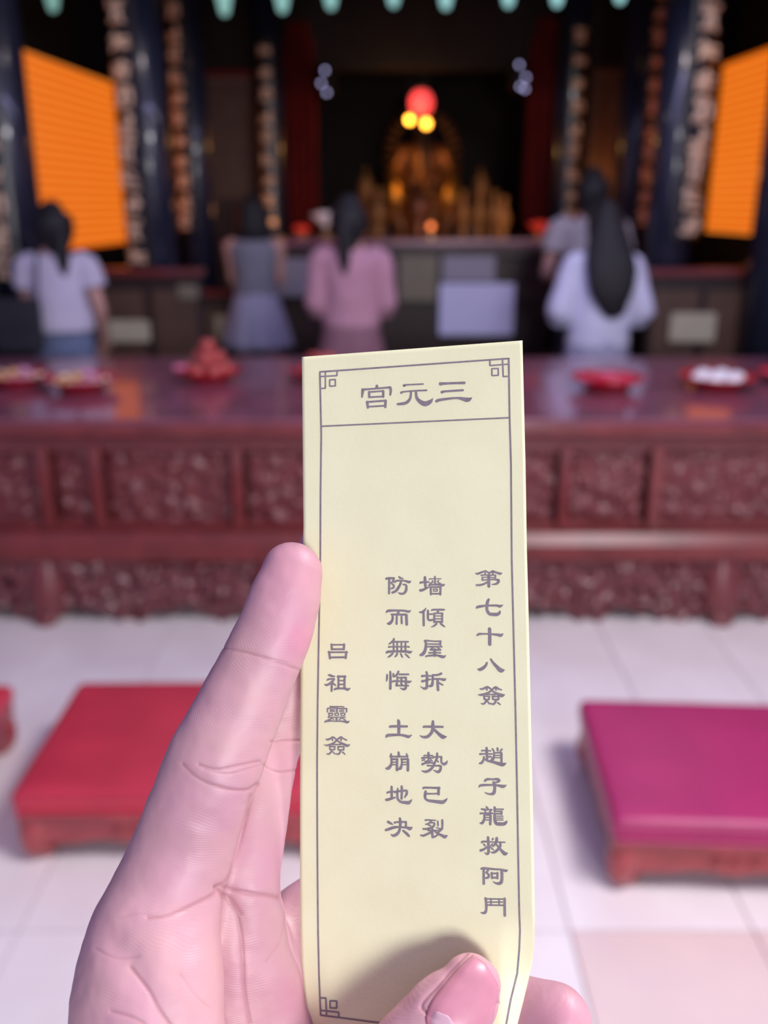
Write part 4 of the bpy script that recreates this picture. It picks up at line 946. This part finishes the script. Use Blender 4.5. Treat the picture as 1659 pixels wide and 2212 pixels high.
VI = """270 198 48 270 300 56 275 460 52 / 167 345 40 205 325 42 400 312 36 / 137 500 48 200 490 58 352 445 32 / 342 340 36 400 310 40 600 290 46 / 610 292 54 605 370 52 557 450 22 / 497 193 52 500 300 56 492 480 46
/ 408 242 38 400 350 46 405 470 56 470 540 56 580 560 68 660 560 74 728 487 10 / 182 988 54 240 1020 58 303 1050 18 / 132 1178 48 190 1160 58 330 1115 56 450 1110 40 600 1120 50 680 1142 78 738 1107 10
/ 455 908 48 465 1000 66 457 1130 52 430 1220 58 370 1280 66 300 1300 54 252 1272 22 / 332 1010 48 400 997 36 600 995 44 / 592 992 46 590 1110 46 / 522 1187 44 590 1240 58 650 1300 58 673 1320 26
/ 977 242 46 1020 225 44 1350 235 48 / 1325 220 60 1320 380 56 / 1052 362 40 1200 362 32 1320 355 38 / 1038 287 22 1030 330 64 1020 450 56 1080 510 56 1200 530 66 1330 545 76 1420 548 78 1490 500 42 1513 462 12
/ 1022 957 40 1070 950 34 1262 960 28 / 1160 970 38 1100 1030 38 1027 1048 26 / 1132 1010 32 1228 1018 36 1220 1070 46 1170 1130 50 / 1172 1120 42 1060 1150 44 972 1150 40 / 1092 1062 34 1150 1080 36
/ 1305 977 40 1310 1083 36 / 1405 947 48 1405 1120 46 1380 1153 44 1262 1117 18 / 1082 1182 36 1380 1187 32 / 1192 1160 44 1180 1250 54 1190 1338 58 / 1182 1212 46 1080 1260 48 980 1300 48 917 1290 34
/ 1180 1340 46 1260 1312 38 1330 1252 34 / 1222 1190 38 1300 1250 52 1400 1300 62 1460 1325 78 1518 1297 22 / 1350 1202 32 1292 1240 28"""
VJ = """600 195 84 612 392 82 / 580 218 56 1060 216 56 / 1050 195 88 1040 392 80 / 600 376 64 1050 376 66 / 515 465 88 545 715 78 / 482 485 62 1170 482 62 / 1130 462 88 1108 705 80 / 530 672 70 1120 662 72
/ 477 1300 44 550 1312 86 650 1345 68 738 1345 22 / 432 1495 34 485 1455 66 600 1440 56 700 1432 66 / 700 1440 76 620 1540 84 500 1632 76 400 1660 68 347 1632 34 / 605 1585 80 605 1840 80 587 1885 58
/ 640 1582 56 700 1632 66 763 1690 32 / 850 1335 76 850 1780 76 / 812 1355 74 1110 1352 74 / 1070 1335 76 1062 1780 84 / 860 1500 50 1050 1500 50 / 860 1636 54 1050 1636 54 / 697 1828 54 760 1790 76 950 1782 64 1100 1792 86 1180 1820 98 1283 1766 12"""
VK = """512 262 42 900 265 42 1003 276 36 / 435 328 56 430 448 46 / 430 326 42 600 310 40 900 330 42 1090 330 46 / 1092 328 56 1080 455 46 / 755 272 64 755 440 66 / 522 372 42 690 370 30 / 520 422 44 690 422 38
/ 832 385 28 1000 385 28 / 832 430 28 1000 432 28 / 465 490 42 612 490 42 / 472 490 42 490 562 42 / 608 490 42 608 562 40 / 490 565 36 610 565 36 / 672 490 34 820 488 38 / 680 490 42 692 562 40 / 815 490 42 808 562 40 / 690 565 32 812 565 32
/ 885 488 38 1035 488 38 / 892 490 42 897 562 40 / 1030 490 46 1022 570 42 / 895 568 34 1022 568 34 / 492 572 38 455 640 30 / 452 632 38 750 628 36 1050 628 38 / 592 652 36 520 702 46 442 710 30 / 592 662 34 658 710 36
/ 745 635 78 745 760 74 / 900 662 38 832 720 42 / 922 657 38 1020 702 46 1050 740 46 / 337 800 38 392 760 66 560 755 44 740 765 38 900 762 46 1040 780 76 1120 795 78 1193 752 10
/ 387 1380 50 450 1390 58 540 1350 58 620 1305 58 700 1352 52 750 1392 48 / 605 1352 54 605 1420 56 / 760 1392 44 890 1305 58 960 1342 52 1060 1400 52 1100 1397 34 / 897 1352 58 897 1420 60
/ 750 1402 72 680 1480 54 580 1540 56 480 1570 58 390 1590 48 312 1560 18 / 750 1402 66 830 1470 62 950 1530 76 1080 1590 92 1140 1590 76 1208 1556 10 / 560 1557 38 900 1557 44
/ 505 1620 54 700 1632 48 / 507 1622 54 520 1732 52 / 688 1632 50 675 1732 50 / 520 1732 46 680 1732 46 / 577 1750 56 545 1830 56 470 1885 52 392 1872 18 / 590 1782 48 690 1882 46
/ 780 1632 48 1000 1632 48 / 792 1632 50 800 1742 50 / 998 1632 52 985 1742 56 / 800 1742 46 985 1742 50 / 882 1760 66 850 1850 60 790 1890 52 722 1872 40 / 942 1812 48 1000 1860 56 1048 1912 16"""
printed('printed_title', [(TITLE, 660, 770, 3.607)], 'three large grey characters in the top box, written right to left')
printed('printed_number_column', [(NB, 1000, 1210, 13.825), (NCS, 1000, 1350, 11.642), (ND, 1010, 1600, 11.058), (NE, 1010, 1790, 10.533)], 'long column of eleven grey characters at the right border')
sv = 10.369
def split_lr(s, right):
    out = []
    for st in s.replace('\n', ' ').split('/'):
        v = st.split()
        if len(v) >= 6 and (float(v[0]) > 780) == right: out.append(st)
    return '/'.join(out)
for nm, rt, lb in (('printed_verse_column', True, 'right one of the two middle columns of grey characters'), ('printed_verse_column', False, 'left one of the two middle columns of grey characters')):
    printed(nm, [(split_lr(VF, rt), 820, 1230, sv), (split_lr(VG, rt), 820, 1360, sv), (split_lr(VH, rt), 820, 1540, sv), (split_lr(VI, rt), 820, 1680, sv)], lb)
printed('printed_source_column', [(VJ, 680, 1380, 16.59), (VK, 680, 1510, 15.8)], 'short column of four grey characters at the left border')
# border and corner ornaments
bm = bmesh.new()
def poly(pts, w=3.6):
    for a, b in zip(pts, pts[1:]): ribbon(bm, [(a[0], a[1], w), ((a[0]+b[0])/2, (a[1]+b[1])/2, w), (b[0], b[1], w)])
poly([(691, 803.5), (1100, 774.5)], 3.8); poly([(694, 921), (1101, 902.5)], 3.4)
poly([(1099, 774.5), (1101, 902), (1104, 1002), (1105.6, 1210), (1109.6, 1370), (1113.8, 1540), (1117, 1700), (1119.5, 1850), (1122, 1974), (1123.4, 2010), (1122, 2050), (1117.5, 2103), (1103.5, 2160), (1094, 2212), (1090, 2240)], 3.8)
poly([(691, 803.5), (694, 939), (692.5, 1060), (692, 1203), (688.6, 1380), (686.2, 1520), (685, 1650), (685.3, 1780), (686, 1900), (687, 2010), (689, 2105), (692.5, 2193)], 3.8)
poly([(692.5, 2193), (800, 2207), (940, 2224), (1090, 2240)], 3.8)
def A(x, y): return (660+x/3.607, 770+y/3.607)
poly([A(155, 115), A(155, 248), A(118, 250)], 3.2); poly([A(115, 157), A(245, 150), A(246, 112)], 3.2); poly([A(188, 183), A(232, 180), A(233, 230), A(188, 232), A(188, 183)], 3.2)
poly([A(1437, 26), A(1437, 72), A(1585, 60)], 3.2); poly([A(1535, 15), A(1541, 158), A(1586, 154)], 3.2); poly([A(1452, 96), A(1502, 94), A(1503, 147), A(1453, 150), A(1452, 96)], 3.2)
def Z8(x, y): return (640+x/2.44, 1900+y/2.44)
poly([Z8(126, 625), Z8(155, 625), Z8(159, 718)], 3.6); poly([Z8(128, 690), Z8(223, 700), Z8(223, 728)], 3.6); poly([Z8(178, 640), Z8(213, 641), Z8(213, 678), Z8(178, 677), Z8(178, 640)], 3.6)
obj('printed_border', bm, M['ink'], slip)

# ------------------------------------------------------------------ HAND
def hrows(rows, ratio):
    out = []
    for r in rows:
        x, y, dz, hw = r[:4]; rt = r[4] if len(r) > 4 else ratio
        p = near(x, y, dz); a = hw/F*(.228-dz/1000); out.append((p.x, p.y, p.z, a, a*rt))
    return out
bm = bmesh.new(); REF = -FW
def htube(rows, ratio=.82, caps=(1, 1)): tube(bm, hrows(rows, ratio), REF, 28, 6, caps=caps, cap_n=8)
# index finger running down into the outer palm
htube([(632, 1230, -1.5, 66), (618, 1285, -.6, 77), (590, 1370, .2, 84), (553, 1450, .6, 88), (513, 1540, 1.6, 96), (466, 1640, 2.6, 106), (428, 1740, 2.0, 107), (396, 1830, 1.0, 112), (362, 1930, 2.5, 124), (335, 2020, 6, 144), (322, 2120, 10, 161), (318, 2230, 13.5, 168), (335, 2420, 17, 180), (390, 2640, 16, 190)], .80)
# middle finger behind the slip
htube([(706, 1183, -21, 62), (686, 1270, -22, 72), (648, 1400, -22, 80), (592, 1560, -21, 80), (560, 1640, -18, 82), (539, 1785, -13, 82), (521, 1890, -9.5, 86), (506, 1990, -11, 112), (495, 2120, -14, 140), (480, 2300, -16, 165), (470, 2560, -20, 185)], .84)
# palm at the right
htube([(556, 1975, -9, 62), (543, 2060, -11.5, 104), (556, 2170, -14, 116), (570, 2300, -15, 140), (540, 2500, -14, 170), (480, 2700, -16, 190)], .80)
htube([(640, 2200, -17, 90), (650, 2350, -14, 130), (600, 2550, -10, 170), (520, 2760, -8, 190)], .8)
# ring finger crossing behind the slip, tip coming out at the right
htube([(560, 2080, -17, 92), (628, 2020, -24, 84), (700, 1962, -30, 80), (800, 1960, -33, 78), (900, 2020, -31, 78), (1010, 2110, -24, 78), (1110, 2180, -15, 78), (1205, 2207, -9, 81)], .84)
htube([(560, 2330, -19, 92), (660, 2310, -28, 78), (800, 2340, -33, 72), (930, 2400, -28, 68), (1050, 2440, -18, 64), (1110, 2450, -14, 60)], .84)
# thumb across the front of the slip
htube([(1020, 2122, 8.6, 67), (1005, 2150, 9.4, 82), (962, 2205, 10.5, 97), (880, 2300, 11.5, 104), (780, 2410, 11, 108), (650, 2540, 8, 130), (520, 2680, 8, 160)], .74)
# wrist and start of the forearm
htube([(440, 2560, 0, 250), (450, 2760, 6, 262, .62), (460, 3000, 14, 240, .72), (470, 3400, 34, 240, .8)], .52)
me = remesh(bm, .00052, 34, .6)
# creases, web folds, skin tint; crease shade and redness put into the colour
CREASE = [  # (points px, width px, depth mm)
 ([(480, 1398), (530, 1408), (590, 1428), (645, 1447)], 5, .18),
 ([(500, 1405), (560, 1416), (620, 1432)], 4, .10),
 ([(395, 1650), (430, 1682), (480, 1702), (530, 1707), (555, 1693)], 6, .30),
 ([(430, 1652), (470, 1662), (510, 1655), (560, 1645)], 5, .24),
 ([(440, 1660), (490, 1672), (540, 1660), (570, 1650)], 4, .12),
 ([(586, 1602), (615, 1600), (648, 1601)], 5, .25), ([(570, 1655), (600, 1668), (640, 1664)], 5, .25),
 ([(541, 1720), (530, 1770), (515, 1830), (490, 1900), (468, 1918)], 7, .22),
 ([(320, 1982), (370, 1975), (420, 1955), (462, 1935), (475, 1915), (500, 1922), (540, 1930), (600, 1938)], 9, .40),
 ([(468, 1918), (495, 1950), (515, 1990), (524, 2060), (526, 2130), (540, 2212)], 8, .35),
 ([(478, 1925), (500, 1945), (520, 1975)], 8, .3),
 ([(205, 2050), (250, 2070), (300, 2066)], 5, .14),
 ([(280, 2090), (320, 2140), (345, 2185), (380, 2230)], 9, .34), ([(240, 2185), (290, 2200), (330, 2225)], 7, .22),
 ([(390, 2105), (420, 2150), (450, 2175)], 5, .10),
 ([(250, 2040), (300, 2110), (360, 2200), (400, 2270)], 34, 1.0), ([(440, 1945), (400, 2020), (385, 2110)], 28, .45), ([(470, 1925), (500, 1960), (530, 2050)], 26, .6), ([(575, 2080), (600, 2040), (610, 2010)], 5, .1),
 ([(255, 1985), (300, 1975), (350, 1982)], 4, .1), ([(1012, 2055), (985, 2085), (950, 2125), (912, 2168), (918, 2185), (940, 2200)], 6, .40),
]
segs = []
for pts, w, dp in CREASE:
    pp = catmull([list(p) for p in pts], 5)
    xs = [p[0] for p in pp]; ys = [p[1] for p in pp]
    segs.append((pp, w, dp/1000, min(xs)-4*w, max(xs)+4*w, min(ys)-4*w, max(ys)+4*w))
RI = Matrix((RX, UP, FW))
def proj(co):
    v = RI @ (co-CO); return CX+F*v.x/v.z, CY-F*v.y/v.z, v.z
def near_crease(x, y, k):
    for pp, w, dp, x0, x1, y0, y1 in segs:
        if w > 12 or x < x0 or x > x1 or y < y0 or y > y1: continue
        r2 = (k*w)**2
        for q in pp:
            if (x-q[0])**2+(y-q[1])**2 < r2: return True
    return False
bmh = bmesh.new(); bmh.from_mesh(me); bmh.normal_update(); sel = set()
for v in bmh.verts:
    if v.normal.dot(FW) < .25:
        x, y, z = proj(v.co)
        if y < 2260 and near_crease(x, y, 1.9): sel.add(v)
es = [e for e in bmh.edges if e.verts[0] in sel and e.verts[1] in sel]
bmesh.ops.subdivide_edges(bmh, edges=es, cuts=1, use_grid_fill=True, smooth=0.0)
bmh.to_mesh(me); bmh.free()
for q in me.polygons: q.use_smooth = True
at = me.attributes.new('tint', 'FLOAT', 'POINT'); af = me.attributes.new('fold_red_shade', 'FLOAT', 'POINT')
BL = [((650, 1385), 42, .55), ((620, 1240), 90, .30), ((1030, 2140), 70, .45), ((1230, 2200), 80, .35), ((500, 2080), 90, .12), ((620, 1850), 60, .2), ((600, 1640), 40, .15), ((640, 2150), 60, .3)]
new = []
for i, v in enumerate(me.vertices):
    x, y, z = proj(v.co); off = 0.0; tint = 0.0; fold_red_shade = 0.0
    front = v.normal.dot(FW) < .25
    if front:
        for pp, w, dp, x0, x1, y0, y1 in segs:
            if x < x0 or x > x1 or y < y0 or y > y1: continue
            dm = 1e9
            for a, b in zip(pp, pp[1:]):
                dx, dy = b[0]-a[0], b[1]-a[1]; L2 = dx*dx+dy*dy or 1e-6
                t = max(0, min(1, ((x-a[0])*dx+(y-a[1])*dy)/L2)); d = (x-a[0]-t*dx)**2+(y-a[1]-t*dy)**2
                if d < dm: dm = d
            ww = w*.62 if w < 12 else w; g = math.exp(-dm/(ww*ww)); off -= dp*g*.75; off += dp*.08*math.exp(-((math.sqrt(dm)-2.2*w)/(1.2*w))**2); fold_red_shade = max(fold_red_shade, (min(.42, dp*1300) if w < 12 else 0)*g)
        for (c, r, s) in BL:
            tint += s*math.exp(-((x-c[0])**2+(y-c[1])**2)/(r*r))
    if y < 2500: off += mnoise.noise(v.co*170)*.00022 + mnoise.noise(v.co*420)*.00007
    new.append(v.co + v.normal*off); at.data[i].value = min(1, tint); af.data[i].value = fold_red_shade
for v, c in zip(me.vertices, new): v.co = c
me.update()
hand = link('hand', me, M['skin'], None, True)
tag(hand, 'left hand, palm towards the viewer, pinching the yellow slip between thumb and fingers', 'hand')
# thumbnail laid on the thumb
bm = bmesh.new(); bm.from_mesh(me); bvh = BVHTree.FromBMesh(bm); bm.free()
def nail(poly_l, poly_r, n, m, lift, name, material, label=None):
    """poly_l / poly_r: matching outline points from nail root to tip"""
    b = bmesh.new(); G = []
    Lc = catmull([list(p) for p in poly_l], n); Rc = catmull([list(p) for p in poly_r], n)
    for j, (a, c) in enumerate(zip(Lc, Rc)):
        row = []
        for i in range(m+1):
            u = i/m; x = a[0]+(c[0]-a[0])*u; y = a[1]+(c[1]-a[1])*u
            d = ray(x, y).normalized(); h = bvh.ray_cast(CO, d)
            q = h[0] if h[0] is not None else near(x, y, 8)
            e = min(1, min(u, 1-u)*6+.05) * (1 if j < len(Lc)-1 else 1)
            row.append(b.verts.new(q - d*(lift*e)))
        G.append(row)
    for j in range(len(G)-1):
        for i in range(m): b.faces.new((G[j][i], G[j+1][i], G[j+1][i+1], G[j][i+1]))
    bmesh.ops.recalc_face_normals(b, faces=b.faces)
    bmesh.ops.solidify(b, geom=b.faces[:], thickness=.0003)
    o = obj(name, b, material, hand, True)
    if label: o['label'] = label
    return o
nl = nail([(925, 2228), (918, 2196), (932, 2160), (962, 2122), (992, 2088), (1022, 2062)], [(1010, 2262), (1050, 2246), (1078, 2214), (1084, 2176), (1076, 2128), (1050, 2082)], 5, 18, .00055, 'fingernail', M['nail'], 'pink thumbnail')
nm = nail([(928, 2226), (926, 2200), (938, 2182)], [(1004, 2258), (998, 2228), (972, 2196)], 5, 12, .00074, 'nail_moon', M['lunula'], 'pale half-moon at the root of the thumbnail')
nm.parent = nl
